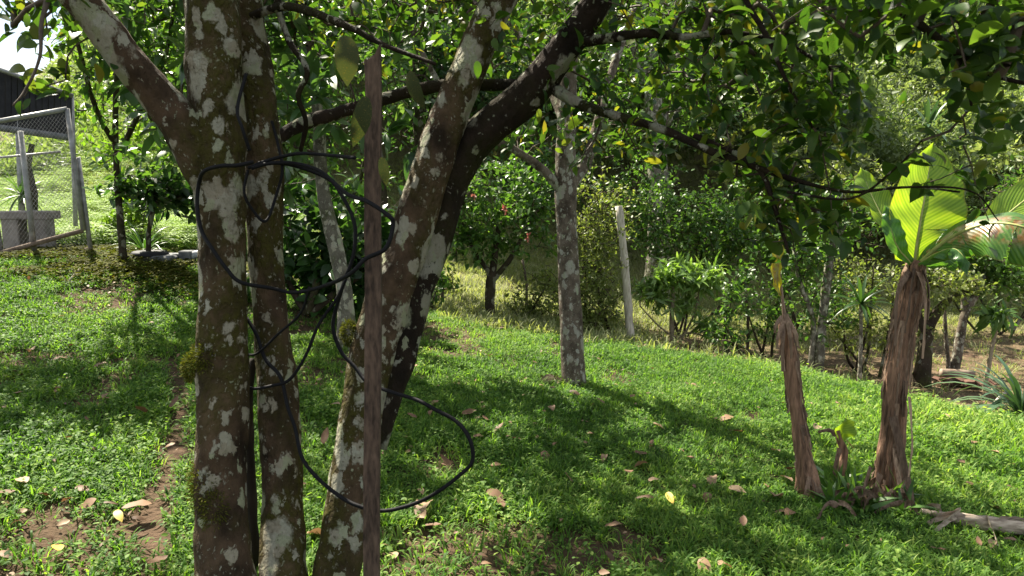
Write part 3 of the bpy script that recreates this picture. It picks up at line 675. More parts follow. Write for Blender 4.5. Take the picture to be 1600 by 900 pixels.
u, v, d = proj(pos + dr * size[:, None] * .5); app = np.where((u > -30) & (u < 1630) & (v > -30) & (v < 930), size / d, 0)
big = np.argsort(-app)[:270]; rest = np.setdiff1d(np.arange(len(pos)), big)
half = rest[::2]; oth = rest[1::2]; mb = MB()
for sel, tm in ((rest[::4], T_leaf(.56)), (rest[1::4], T_leaf(.42, curl=.4, fold=.5)), (rest[2::4], T_leaf(.5, curl=-.1, fold=.1, wave=.03)), (rest[3::4], T_leaf(.6, curl=.25, fold=.35))):
    V, F = leaf_geo(pos[sel], dr[sel], up[sel], size[sel], tm); mb.add(V, F, tint=np.repeat(tint[sel], len(tm[0])))
tag(mb.build('crown', M['leaf_main'], tree), kind='stuff')
HI = ((.08, .45), (.2, .8), (.36, .98), (.54, 1.), (.72, .82), (.88, .45))
lv = []
for i in range(24):
    Vt, Ft = T_leaf(.44 + .16 * ((i * 7) % 5) / 4, HI, .12 + .3 * ((i * 3) % 4) / 3, .05 + .3 * ((i * 5) % 6) / 5, .012)
    lv.append(mesh('leaf', Vt, Ft, M['leaf_main'], np.full(len(Vt), (.9 if i >= 22 else .08 + .75 * i / 21))))
def leaf_obj(me, p, d_, u_, s_, parent):
    x, y, z = frames(d_[None], u_[None]); o = link('leaf', me, parent)
    m = Matrix(((*[0] * 4,),) * 4) if False else Matrix.Identity(4)
    for c_, ax in enumerate((x[0], y[0], z[0])):
        for r_ in range(3): m[r_][c_] = ax[r_] * s_
    lo = p - np.array(parent.location)
    for r_ in range(3): m[r_][3] = lo[r_]
    o.matrix_local = m; return o
for i in big:
    m_ = lv[22 + i % 2] if yel[i] else lv[int(min(21, tint[i] / .95 * 21))]
    leaf_obj(m_, pos[i], dr[i], up[i], size[i], tree)
dusty = [mesh('leaf', *T_leaf(w_, HI, .2, .2, .015), M['leaf_dusty'], np.full(20, .2 + .5 * i)) for i, w_ in enumerate((.36, .5))]
# the few leaves that hang close to the lens by the stake, and on the left spray
for (px, py, dp, s, dx, dz, nx, t) in ((540, 55, 1.75, .115, .02, -1, .3, 3), (572, 150, 1.7, .12, -.25, -1, .5, 6), (596, 245, 1.75, .07, .1, -.6, .2, 2), (640, 110, 2.0, .11, .3, -1, -.4, 2), (842, 170, 2.6, .05, .05, -1, .2, 20), (745, 95, 2.6, .06, .1, -1, .2, 8)):
    leaf_obj(dusty[t % 2] if t < 8 else lv[t], P(px, py, dp), np.array([dx, 0, dz]), np.array([nx, -1., .3]), s, tree)
for (px, py, dp, s, dx, dz, t) in ((60, 62, 2.5, .07, -.3, .8, 21), (62, 62, 2.5, .06, .4, .7, 20), (50, 60, 2.5, .085, -.9, -.5, 17), (40, 112, 2.45, .08, -1, .2, 21), (40, 112, 2.45, .07, .2, -1, 20), (38, 118, 2.45, .06, .8, .3, 21), (95, 90, 2.5, .08, .1, -1, 20)):
    leaf_obj(lv[t], P(px, py, dp), np.array([dx, .2, dz]), np.array([.2, -1., .6]), s, tree)
# moss pads on the first stem
for (px, py, dp, s) in ((318, 565, 3.0, .05), (322, 560, 2.95, .035), (322, 770, 2.93, .06), (335, 800, 2.9, .05), (315, 745, 2.96, .045), (300, 575, 3.0, .035), (545, 520, 3.22, .03), (330, 690, 2.95, .03)):
    s *= 1.25; c0 = P(px, py, dp * DS); n = 1200; d = norm(g.normal(size=(n, 3))); q = c0 + d * s * (.5 + .5 * g.random((n, 1))) * np.array([.8, .8, 1.3])
    V, F = leaf_geo(q, d + np.array([0, 0, -.3]), g.normal(size=(n, 3)), .007 + .008 * g.random(n), T_kite(.35))
    tag(MB().add(V, F, tint=np.repeat(g.random(n), 4)).build('moss_pad', M['moss'], tree), kind='stuff')

# ------------------------------------------------------------------ wooden stake and hose
p0 = on_ground(*P(580, 960, 2.33)[:2])
sk = thing('wooden_stake', 'tall rough reddish-brown wooden stake standing before the lichen tree', 'stake', p0)
ctr = np.array([P(580, 1010, 2.33), P(581, 900, 2.33), P(582, 700, 2.34), P(584, 500, 2.35), P(583, 300, 2.36), P(584, 150, 2.36), P(583, 84, 2.36)]); ctr[0][2] = p0[2] - .1
gs = np.random.default_rng(4); ctr, _ = smooth_path(ctr, [1] * len(ctr), 6); mb = MB(); w = .0245; V = []; n_ = len(ctr)
OUT = ((-1, -.9), (-.3, -1), (.35, -.95), (1, -.85), (1, .1), (.95, .9), (0, 1), (-.95, .85), (-1, 0))
for i, c_ in enumerate(ctr):
    for j, (sx, sy) in enumerate(OUT):
        k_ = 1 + .09 * (vnoise(j * 3.7, i * .35, 2) - .5) + .06 * (vnoise(j * 1.7, i * .9, 6) - .5)
        V.append(c_ + np.array([sx * w * k_, sy * w * .8 * k_, (.045 * (vnoise(j * .9, 3.3, 1) - .5) + .02 * sx) if i == n_ - 1 else 0]))
m_ = len(OUT); F = [[i * m_ + j, i * m_ + (j + 1) % m_, (i + 1) * m_ + (j + 1) % m_, (i + 1) * m_ + j] for i in range(n_ - 1) for j in range(m_)]
V.append(np.mean(V[-m_:], 0) - [0, 0, .01]); T = [[(n_ - 1) * m_ + j, (n_ - 1) * m_ + (j + 1) % m_, len(V) - 1] for j in range(m_)]
mb.add(np.array(V), [F, T]).build('post', M['stake'], sk, smooth=False)
hs = P(390, 250, 2.92 * DS)
hose = thing('hose', 'thin black hose hung in loose loops on the lichen tree', 'hose', hs)
HW = .0068
def hose_run(rows, w=HW):
    gh = np.random.default_rng(len(rows)); p, r = smooth_path([P(a, b, max(2.28, d * DS)) + gh.normal(size=3) * [.005, .004, .006] for a, b, d in rows], [w] * len(rows), 9); MB().tube(p, r, 8).build('coil', M['hose'], hose)
hose_run([(392, 250, 2.9), (370, 258, 2.86), (345, 262, 2.84), (322, 270, 2.86), (310, 292, 2.92), (308, 322, 2.93), (316, 356, 2.9), (331, 390, 2.86), (352, 418, 2.84), (382, 440, 2.86), (420, 454, 2.92), (460, 456, 2.94), (498, 448, 2.85), (540, 430, 2.6), (575, 407, 2.3), (600, 380, 2.29), (612, 350, 2.4), (606, 330, 2.5), (580, 316, 2.62), (545, 300, 2.75), (505, 272, 2.9), (460, 254, 3.0), (420, 256, 3.0), (395, 262, 2.95)])
hose_run([(390, 262, 2.98), (420, 250, 3.0), (470, 242, 2.96), (520, 240, 2.8), (556, 247, 2.6)], HW * .9)
hose_run([(400, 255, 3.02), (450, 252, 3.05), (505, 272, 3.0), (536, 305, 2.95), (551, 350, 2.92), (551, 400, 2.92), (541, 440, 2.95), (526, 480, 3.0), (522, 515, 3.02), (530, 548, 3.02), (548, 576, 3.0), (575, 598, 2.97), (612, 612, 2.92), (645, 622, 2.85), (682, 638, 2.8), (714, 660, 2.76), (735, 690, 2.74), (735, 716, 2.74), (718, 745, 2.74), (688, 770, 2.76), (648, 787, 2.8), (600, 794, 2.83), (560, 789, 2.85), (522, 771, 2.88), (492, 742, 2.92), (472, 708, 2.95), (462, 668, 2.98), (452, 632, 3.0), (436, 592, 3.03), (415, 560, 3.05), (400, 525, 3.07), (388, 495, 3.1)])
hose_run([(545, 432, 2.93), (528, 465, 2.95), (500, 510, 2.96), (474, 556, 2.97), (450, 592, 3.0), (425, 606, 3.02), (398, 608, 3.04), (380, 600, 3.12)], HW * .85)
hose_run([(486, 448, 2.9), (468, 490, 2.95), (436, 524, 3.0), (400, 548, 3.05), (388, 556, 3.12)], HW * .7)
hose_run([(392, 240, 2.92), (378, 200, 2.9), (372, 165, 2.94), (384, 120, 3.0)], HW * .9)
hose_run([(392, 262, 2.92), (384, 300, 2.93), (396, 330, 2.95), (412, 345, 2.98), (430, 300, 3.05), (440, 268, 3.05), (436, 225, 3.1), (425, 190, 3.1)], HW * .8)

# ------------------------------------------------------------------ tree and shrub builder
def tree_thing(name, label, cat, base, stems, crowns, leaf, bark, leafm, twig='twig', seed=1, nper=8, size=.07, L=.25, tm=None, droop=.08, spread=.9, upb=.2, gap=0., group=None, step=.14, r_tip=.0022, r_max=.022, jit=.03, whorl=False, k=12, wob=.08, low=-1., shell=.42, extra=None, tints=(0, 1)):
    """stems: list of (points, radii, part name); crowns: list of (centre, radii, number of twigs)"""
    g = np.random.default_rng(seed); root = thing(name, label, cat, base, group); nodes = []
    for pts, rad, part in stems:
        p, r = smooth_path(pts, rad, 5); MB().tube(p, r, k, True, wob).build(part, M[bark], root); nodes.append(p[max(1, len(p) // 3):])
    nodes = np.concatenate(nodes)
    tg = [in_ellipsoid(n, c, r, g, shell, low) for c, r, n in crowns]
    if extra is not None: tg.append(np.asarray(extra))
    tg = np.concatenate(tg)
    if gap: tg = prune(tg, seed, gap)
    tg = tg[tg[:, 2] > gz(tg[:, 0], tg[:, 1]) + .05]
    seg, tips, td = colonize(nodes, tg, step, .08, r_tip, r_max, seed)
    tag(MB().add(*prisms(*seg, 4)).build('twigs', M[twig], root), kind='stuff')
    pos, dr, up = twig_leaves(tips, td, nper, L, spread, upb, droop, seed, jit, whorl)
    tm = tm or T_mid(.5); sz = size * (.65 + .7 * g.random(len(pos)))
    cl = np.repeat(g.random(len(tips)), nper); tn = np.clip(tints[0] + (tints[1] - tints[0]) * (.5 * cl + .5 * g.random(len(pos))), 0, 1)
    V, F = leaf_geo(pos, dr, up, sz, tm)
    tag(MB().add(V, F, tint=np.repeat(tn, len(tm[0]))).build('crown', M[leafm], root), kind='stuff')
    return root, tips, td
def stem_px(rows, foot=True):
    pts = [P(a, b, d) for a, b, w, d in rows]; rad = [w / 2 / FPX * d for a, b, w, d in rows]
    if foot:
        b = pts[0].copy(); z0 = float(gz(b[0], b[1])) - .05
        if b[2] > z0 + .02: pts = [np.array([b[0], b[1], z0])] + pts; rad = [rad[0] * 1.15] + rad
    return pts, rad
def depth_of(p): return float(proj(p)[2][0])

# grey tree in the middle of the lawn
b = G(897, 600); D = depth_of(b)
p1, r1 = stem_px([(897, 600, 40, D), (894, 540, 36, D), (890, 450, 34, D), (886, 370, 33, D), (884, 300, 34, D), (884, 250, 32, D), (886, 180, 30, D), (890, 90, 26, D), (900, -40, 22, D), (910, -220, 16, D + .2)])
s2 = [P(878, 300, D), P(848, 265, D - .1), P(800, 232, D - .2), P(740, 200, D - .3), P(680, 120, D - .2), P(600, -40, D + .2)]
s3 = [P(886, 300, D), P(915, 255, D + .05), P(935, 190, D + .1), P(960, 100, D + .3), P(1010, -30, D + .5), P(1080, -200, D + .4)]
s4 = [P(884, 200, D), P(850, 120, D + .3), P(790, 20, D + .8), P(700, -150, D + 1.2)]
mid, mtips, mtd = tree_thing('grey_trunk_tree', 'slim tree with a straight grey lichened trunk in the middle of the lawn', 'tree', b,
    [(p1, r1, 'trunk'), (s2, [.04, .035, .03, .026, .022, .012], 'limb'), (s3, [.05, .045, .04, .034, .026, .014], 'limb'), (s4, [.035, .03, .026, .014], 'limb')],
    [((-.3, 6.3, 3.35), (2.3, 1.7, 1.15), 480), ((-1.7, 6.0, 3.3), (1.5, 1.4, .9), 260), ((.6, 5.9, 2.6), (1.3, 1.0, .55), 60), (P(890, 215, D), (.85, .6, .3), 46)], None, 'bark_grey', 'leaf_main', seed=31, nper=9, size=.085, L=.3, tm=T_mid(.5), gap=1.0, k=18, wob=.05, low=-.6, extra=np.concatenate([over(620, 1000, 620, 780, 2.9, 4.0, 60, 5), over(850, 1350, 700, 900, 2.9, 4.0, 160, 6), over(460, 760, 580, 780, 3.0, 4.0, 60, 7)]))
n = 260; q = G(862, 598); dd = norm(g.normal(size=(n, 3))); q2 = q + dd * np.array([.1, .07, .05]) * (.6 + .4 * g.random((n, 1)))
V, F = leaf_geo(q2, dd, g.normal(size=(n, 3)), .02 + .02 * g.random(n), T_kite(.4))
st_ = thing('mossy_stump', 'low moss-covered stump beside the grey trunk', 'stump', q)
MB().tube([q + [0, 0, -.05], q + [0, 0, .02], q + [0.01, 0, .05]], [.11, .1, .06], 14, True, .2).build('stump', M['bark_dark'], st_)
tag(MB().add(V, F, tint=np.repeat(g.random(n) * .6, 4)).build('moss', M['moss'], st_), kind='stuff')

# whorled-leaf tree with a pale leaning trunk behind the front tree
b = G(540, 542); D = depth_of(b)
p1, r1 = stem_px([(540, 542, 30, D), (541, 490, 26, D), (534, 430, 24, D), (518, 360, 23, D), (505, 300, 21, D), (500, 240, 19, D), (496, 170, 17, D), (480, 90, 14, D)])
ex = np.array([P(a, c, D + e) for a, c, e in ((455, 140, -.4), (480, 130, -.2), (470, 170, -.5), (450, 180, -.3), (500, 150, -.5), (430, 150, 0), (520, 190, -.4), (560, 200, 0), (610, 210, .1), (640, 170, .3), (490, 60, 0), (540, 90, .2), (600, 120, .3), (240, 165, -.3), (215, 130, 0), (255, 200, -.2), (270, 180, .2), (280, 230, 0), (460, 230, -.2), (430, 60, .4), (650, 240, .2), (440, 290, .1), (530, 120, -.3))])
wt, _, _ = tree_thing('whorled_leaf_tree', 'tree with a pale mossy-footed leaning trunk and big whorled leaves', 'tree', b, [(p1, r1, 'trunk')],
    [((-2.0, 7.0, 2.7), (1.7, .9, .9), 46)], None, 'bark_pale', 'leaf_whorl', seed=41, nper=11, size=.22, L=.2, tm=T_leaf(.36, curl=.2), whorl=True, spread=1.1, upb=.5, droop=0, extra=ex, k=14, r_tip=.004, r_max=.03, low=-.3)

# dark broad-leaved clump under it
b = G(480, 492); c0 = P(490, 430, depth_of(b) + .2)
tree_thing('dark_broadleaf_shrub', 'dark broad-leaved shrub in deep shade behind the coiled hose', 'shrub', b, [([b, b + [.1, 0, .3], c0], [.04, .035, .02], 'stem'), ([b, b + [-.2, .1, .3], c0 + [-.35, .1, .1]], [.04, .03, .015], 'stem'), ([b, b + [.4, .1, .3], c0 + [.5, .1, 0]], [.04, .03, .015], 'stem')],
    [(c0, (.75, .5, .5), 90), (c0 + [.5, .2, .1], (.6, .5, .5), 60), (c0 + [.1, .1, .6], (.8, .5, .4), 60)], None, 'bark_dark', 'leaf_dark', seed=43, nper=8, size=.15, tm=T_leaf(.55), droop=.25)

# glossy-leaved tree by the enclosure, on a slender dark stem
b = G(192, 412); D = depth_of(b)
p1, r1 = stem_px([(193, 412, 14, D), (190, 370, 11, D), (186, 320, 10, D), (182, 262, 9, D), (180, 190, 9, D - .1), (185, 90, 8, D - .3), (200, -60, 7, D - .6)])
s2 = [P(182, 250, D), P(220, 170, D - .4), P(260, 80, D - .9), P(280, -60, D - 1.2)]
s3 = [P(183, 230, D), P(150, 170, D - .4), P(120, 60, D - 1), P(90, -80, D - 1.6)]
tree_thing('glossy_leaf_tree', 'glossy-leaved tree on a slender dark stem beside the wire enclosure', 'tree', b, [(p1, r1, 'trunk'), (s2, [.03, .026, .02, .012], 'limb'), (s3, [.03, .025, .02, .012], 'limb')],
    [(P(215, 140, D - .6), (.8, .6, 1.1), 290), (P(240, 20, D - .9), (1.2, .9, .8), 130), (P(150, -60, D - 1.6), (1.7, 1.2, .6), 190), (P(225, 270, D - .1), (.6, .4, .35), 90), (P(280, 230, D + .1), (.5, .4, .5), 70)], None, 'bark_dark', 'leaf_glossy', seed=51, nper=9, size=.1, L=.26, tm=T_mid(.48), gap=.9, low=-.8, extra=np.concatenate([over(-60, 300, 545, 690, 3.2, 4.2, 150, 3), over(-60, 120, 530, 620, 3.2, 4.2, 40, 4)]))
b = G(232, 408); c0 = P(245, 300, depth_of(b) - .1)
tree_thing('round_dark_shrub', 'dark round-headed shrub on a thin stem above the grey lid', 'shrub', b, [([b, P(233, 360, depth_of(b)), c0], [.03, .025, .02], 'stem')], [(c0, (.5, .4, .26), 60), (c0 + [.35, 0, -.05], (.3, .3, .2), 24)], None, 'bark_dark', 'leaf_dark', seed=53, nper=9, size=.12, tm=T_mid(.5), L=.2)

# red-flowered shrub beyond the crest
b = on_ground(*P(766, 490, 9.2)[:2]); D = depth_of(b)
p1, r1 = stem_px([(766, 500, 18, D), (765, 470, 15, D), (767, 440, 15, D), (772, 410, 11, D), (780, 350, 8, D)])
rf, ft_, fd_ = tree_thing('red_flowered_shrub', 'small tree with a short dark trunk and a few red blossoms', 'tree', b, [(p1, r1, 'trunk'), ([P(768, 440, D), P(800, 400, D), P(830, 340, D)], [.04, .03, .012], 'limb'), ([P(768, 430, D), P(740, 390, D), P(715, 330, D)], [.035, .026, .012], 'limb')],
    [(P(785, 320, D), (.72, .6, .65), 230), (P(730, 370, D), (.5, .4, .4), 80), (P(830, 330, D + .2), (.4, .4, .6), 60)], None, 'bark_dark', 'leaf_mid', seed=61, nper=10, size=.085, L=.25, tm=T_mid(.42))
for (px, py) in ((788, 326), (741, 306), (824, 368), (826, 372), (790, 330), (1046, 264)):
    c0 = P(px, py, D - .5 if px < 1000 else 7.5); n = 8; d = norm(g.normal(size=(n, 3)) + [0, -.5, .4]); V, F = leaf_geo(np.tile(c0, (n, 1)), d, g.normal(size=(n, 3)), .04 + .03 * g.random(n), T_kite(.5))
    if px < 1000: MB().add(V, F, tint=np.repeat(g.random(n), 4)).build('blossom', M['petal'], rf)
# dark screen trees in the middle distance
def bigtree(name, label, px, d, width_px, top_px, crowns, leafm, seed, bark='bark_dark', size=.12, nper=9, tm=None, foot_py=None, lean=0., **kw):
    x, y = P(px, 450, d)[:2]; b = on_ground(x, y); top = P(px + lean, top_px, d); h = top - b
    pts = [b - [0, 0, .1], b + h * .3 + [.05, 0, 0], b + h * .65 - [.06, 0, 0], top]; w = width_px / 2 / FPX * d
    cs = [(P(a, c, d + e), r, n) for a, c, e, r, n in crowns]; lim = []
    for c, r, n in cs[:4]:
        s = b + h * (.45 + .3 * random.random()); lim.append(([s, (s + c) / 2 + [0, 0, .15], c], [w * .55, w * .4, w * .16], 'limb'))
    return tree_thing(name, label, 'tree', b, [(pts, [w * 1.2, w, w * .8, w * .4], 'trunk')] + lim, cs, None, bark, leafm, seed=seed, nper=nper, size=size, tm=tm or T_kite(.5), step=.25, r_tip=.004, r_max=.04, L=.4, jit=.06, **{'gap': .9, **kw})
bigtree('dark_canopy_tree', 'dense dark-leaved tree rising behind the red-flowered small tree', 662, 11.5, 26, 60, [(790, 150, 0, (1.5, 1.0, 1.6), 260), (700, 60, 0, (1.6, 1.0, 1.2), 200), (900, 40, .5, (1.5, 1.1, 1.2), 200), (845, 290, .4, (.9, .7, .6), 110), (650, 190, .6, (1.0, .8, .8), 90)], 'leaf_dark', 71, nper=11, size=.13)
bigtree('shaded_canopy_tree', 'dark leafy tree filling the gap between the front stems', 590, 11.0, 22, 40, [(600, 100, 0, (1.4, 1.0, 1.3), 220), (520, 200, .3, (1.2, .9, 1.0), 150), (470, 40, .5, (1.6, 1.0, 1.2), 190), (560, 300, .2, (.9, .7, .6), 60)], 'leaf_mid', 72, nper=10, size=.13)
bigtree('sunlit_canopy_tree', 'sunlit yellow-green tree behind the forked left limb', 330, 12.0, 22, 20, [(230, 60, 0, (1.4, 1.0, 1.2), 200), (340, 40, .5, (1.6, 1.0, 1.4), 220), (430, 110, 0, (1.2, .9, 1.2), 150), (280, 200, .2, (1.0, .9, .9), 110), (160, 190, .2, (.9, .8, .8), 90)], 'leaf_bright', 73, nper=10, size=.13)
bigtree('mossy_trunk_tree', 'tall tree with a mossy pale trunk behind the weathered fence post', 1026, 13.5, 34, -40, [(980, 60, 0, (1.8, 1.1, 1.5), 220), (1090, 90, .4, (1.8, 1.1, 1.4), 220), (1010, 200, .6, (1.4, .9, .9), 110), (1180, 30, .5, (1.8, 1.2, 1.4), 190)], 'leaf_mid', 74, 'bark_pale', nper=10, size=.13)
# thicket shrubs beyond the lawn
def bush(name, label, px, py, d, crowns, leafm, seed, size=.06, nper=10, tm=None, stems=5, bark='bark_dark', **kw):
    x, y = P(px, py, d)[:2]; b = on_ground(x, y); g_ = np.random.default_rng(seed); st = []
    cs = [(P(a, c, d + e), r, n) for a, c, e, r, n in crowns]
    for i in range(stems):
        c, r, n = cs[i % len(cs)]; q = c + g_.normal(size=3) * np.array(r) * .4; s = b + np.array([g_.normal() * .12, g_.normal() * .1, -.05])
        st.append(([s, (s * .6 + q * .4) + g_.normal(size=3) * .06, q], [.022, .016, .006], 'stem'))
    return tree_thing(name, label, 'shrub', b, st, cs, None, bark, leafm, seed=seed, nper=nper, size=size, tm=tm or T_mid(.5), k=7, **kw)
bush('light_leaf_shrub', 'tall loose shrub with small olive leaves just left of the weathered post', 935, 525, 8.9, [(922, 430, 0, (.5, .35, .75), 240), (940, 330, .1, (.5, .4, .5), 110), (900, 480, -.1, (.4, .3, .35), 110), (945, 500, .1, (.35, .3, .3), 80), (925, 380, .3, (.5, .4, .4), 60)], 'leaf_olive', 81, .05, 10)
bush('fine_green_shrub', 'fresh green bushy shrub behind the lance-leaved shrub', 1070, 510, 10.8, [(1060, 350, 0, (.9, .6, .7), 220), (1130, 380, .2, (.9, .6, .6), 180), (1010, 300, .4, (.7, .5, .7), 110), (1180, 340, .3, (.8, .6, .6), 120)], 'leaf_mid', 82, .075, 11)
bush('olive_thicket_shrub', 'olive scrubby shrub behind the dangling leaf cluster', 1240, 520, 12.5, [(1240, 330, 0, (1.1, .7, .8), 170), (1180, 250, .4, (1.0, .7, .8), 130), (1310, 290, .3, (1.0, .7, .8), 140)], 'leaf_olive', 83, .085, 11)
bush('bank_shrub', 'leafy shrub on the bank right of the lance-leaved shrub', 1150, 520, 8.9, [(1150, 470, 0, (.3, .25, .22), 36), (1165, 440, .1, (.25, .25, .2), 26), (1130, 525, 0, (.35, .25, .12), 26)], 'leaf_mid', 84, .07, 8, stems=3)
bush('fringe_shrub', 'pale fringe shrub between the flowering tree and the grey trunk', 835, 515, 9.6, [(840, 460, 0, (.4, .3, .35), 80), (815, 490, 0, (.25, .2, .2), 30), (700, 440, .6, (.25, .2, .3), 26)], 'leaf_olive', 85, .055, 9, stems=4)
bush('low_left_shrub', 'leafy low shrub at the crest right of the dark limb', 672, 505, 8.9, [(672, 470, 0, (.16, .15, .28), 24), (690, 440, .2, (.14, .12, .15), 10)], 'leaf_mid', 86, .08, 7, stems=2)
# lance-leaved shrub
b = G(1050, 536); D = depth_of(b)
tree_thing('lance_leaf_shrub', 'low shrub with long shiny lance-shaped leaves right of the weathered post', 'shrub', b, [([b - [0, 0, .05], P(1050, 490, D), P(1053, 440, D)], [.035, .03, .015], 'stem'), ([b + [.1, 0, 0], P(1085, 490, D), P(1095, 440, D)], [.016, .014, .009], 'stem'), ([b, P(1075, 520, D), P(1110, 528, D - .1)], [.014, .012, .006], 'stem'), ([P(1065, 534, D), P(1030, 510, D), P(1000, 478, D)], [.012, .011, .008], 'stem')],
    [(P(1050, 440, D), (.34, .28, .26), 52), (P(1098, 445, D), (.26, .25, .24), 30), (P(1018, 462, D + .1), (.24, .25, .2), 22), (P(1060, 480, D), (.3, .25, .14), 16), (P(1105, 515, D - .1), (.16, .15, .08), 12)], None, 'twig_pale', 'leaf_lance', seed=91, nper=12, size=.15, tm=T_leaf(.2, curl=.35, fold=.3), whorl=True, spread=1.0, upb=.35, droop=.1, low=-.3, k=9, twig='twig_pale')

# weathered fence post, thin fence stakes
b = G(985, 534); D = depth_of(b)
p, r = smooth_path([b - [0, 0, .1], P(985, 534, D), P(980, 460, D), P(974, 390, D), P(967, 322, D)], [.055, .052, .048, .045, .043], 4)
fp = thing('fence_post', 'weathered grey round fence post leaning on the lawn crest', 'post', b)
MB().tube(p, r, 14, True, .09).build('post', M['post'], fp, smooth=True)
for px, py, top, d, lab in ((690, 492, 418, 9.3, 'thin brown fence stake right of the dark forked limb'), (822, 492, 405, 10.6, 'thin dark fence stake between the flowering tree and grey trunk'), (1168, 552, 440, 9.8, 'thin pale fence stake in the brush right of the bank shrub')):
    x, y = P(px, py, d)[:2]; b = on_ground(x, y)
    sp_ = thing('fence_stake', lab, 'stake', b, 'thin fence stakes beyond the lawn')
    p, r = smooth_path([b - [0, 0, .1], (b + P(px - 3, top, d)) / 2 + [.02, 0, 0], P(px - 6, top, d)], [.022, .02, .017], 4); MB().tube(p, r, 8, True, .1).build('stake', M['twig'], sp_)

# trees on the right bank
b = on_ground(*P(1285, 560, 9.0)[:2]); D = 9.0
tree_thing('mossy_bank_tree', 'slender twin-stemmed tree with white lichened bark behind the dying banana', 'tree', b, [stem_px([(1280, 560, 16, D), (1284, 510, 14, D), (1292, 440, 14, D), (1300, 380, 13, D), (1312, 300, 10, D)]) + ('trunk',), stem_px([(1268, 558, 9, D), (1270, 500, 8, D), (1250, 440, 7, D), (1240, 390, 5, D)]) + ('trunk',), stem_px([(1300, 390, 9, D), (1320, 350, 8, D), (1345, 300, 5, D)], False) + ('limb',)],
    [(P(1310, 340, D), (.65, .5, .5), 150), (P(1250, 400, D), (.45, .35, .4), 90), (P(1290, 480, D + .1), (.5, .3, .45), 90)], None, 'bark_pale', 'leaf_mid', seed=101, nper=8, size=.07)
bush('gully_shrub', 'low scrubby shrub at the gully rim left of the dying banana', 1208, 550, 9.6, [(1205, 490, 0, (.4, .3, .4), 70), (1230, 440, .2, (.4, .3, .3), 46)], 'leaf_mid', 121, .065, 8, stems=4)
bush('gully_thicket_shrub', 'tangled shrub surrounding the slim dracaena', 1345, 560, 9.4, [(1340, 510, 0, (.5, .35, .4), 90), (1380, 450, .3, (.5, .35, .4), 60), (1325, 430, .3, (.4, .3, .35), 50)], 'leaf_olive', 122, .06, 9, stems=5)
bush('far_slope_shrub', 'leafy shrub on the far slope above the stacked logs', 1560, 500, 12.0, [(1580, 440, 0, (.8, .5, .4), 110), (1470, 420, .4, (.9, .5, .45), 110)], 'leaf_pale', 123, .08, 10, stems=5)
b = on_ground(*P(1442, 582, 8.6)[:2]); D = 8.6
tree_thing('twisted_bank_tree', 'twisted small tree with tangled roots right behind the big banana stem', 'tree', b, [stem_px([(1442, 582, 26, D), (1446, 540, 20, D), (1456, 500, 16, D), (1490, 462, 10, D), (1530, 452, 6, D)]) + ('trunk',), stem_px([(1448, 530, 12, D), (1436, 490, 10, D), (1440, 440, 8, D)], False) + ('limb',), ([P(1428, 586, D), P(1440, 545, D - .1), P(1452, 525, D - .1)], [.02, .018, .012], 'root')],
    [(P(1450, 440, D), (.45, .35, .3), 70), (P(1500, 440, D), (.4, .35, .25), 56), (P(1440, 500, D), (.25, .25, .25), 30)], None, 'bark_dark', 'leaf_olive', seed=103, nper=9, size=.06)
b = on_ground(*P(1492, 572, 9.4)[:2]); D = 9.4
tree_thing('forked_bank_tree', 'thin forked tree standing behind the stacked logs', 'tree', b, [stem_px([(1492, 575, 16, D), (1500, 530, 13, D), (1508, 490, 12, D), (1530, 450, 10, D), (1545, 400, 7, D)]) + ('trunk',), stem_px([(1482, 572, 7, D), (1478, 530, 6, D), (1476, 480, 5, D)]) + ('limb',), ([P(1508, 490, D), P(1504, 440, D), P(1510, 380, D)], [.04, .03, .014], 'limb')],
    [(P(1530, 410, D), (.7, .5, .32), 120), (P(1590, 430, D), (.5, .4, .3), 70), (P(1490, 390, D), (.5, .4, .3), 60)], None, 'bark_grey', 'leaf_mid', seed=104, nper=9, size=.08)
b = on_ground(*P(1545, 600, 8.4)[:2]); D = 8.4
tree_thing('drooping_sapling', 'thin pale sapling with a drooping leaf tuft on top, behind the strap-leaved plant', 'sapling', b, [stem_px([(1540, 600, 7, D), (1549, 550, 6, D), (1558, 505, 6, D), (1560, 492, 4, D)]) + ('stem',)], [(P(1558, 492, D), (.12, .1, .06), 9)], None, 'twig_pale', 'leaf_mid', seed=105, nper=8, size=.17, tm=T_leaf(.3, curl=.5), whorl=True, droop=.4, k=7)
bigtree('right_edge_tree', 'leafy tree on the far slope at the right edge', 1640, 13, 20, 330, [(1600, 370, 0, (1.2, .9, .8), 170), (1680, 300, 0, (1.4, 1, 1), 160)], 'leaf_mid', 106, size=.11)

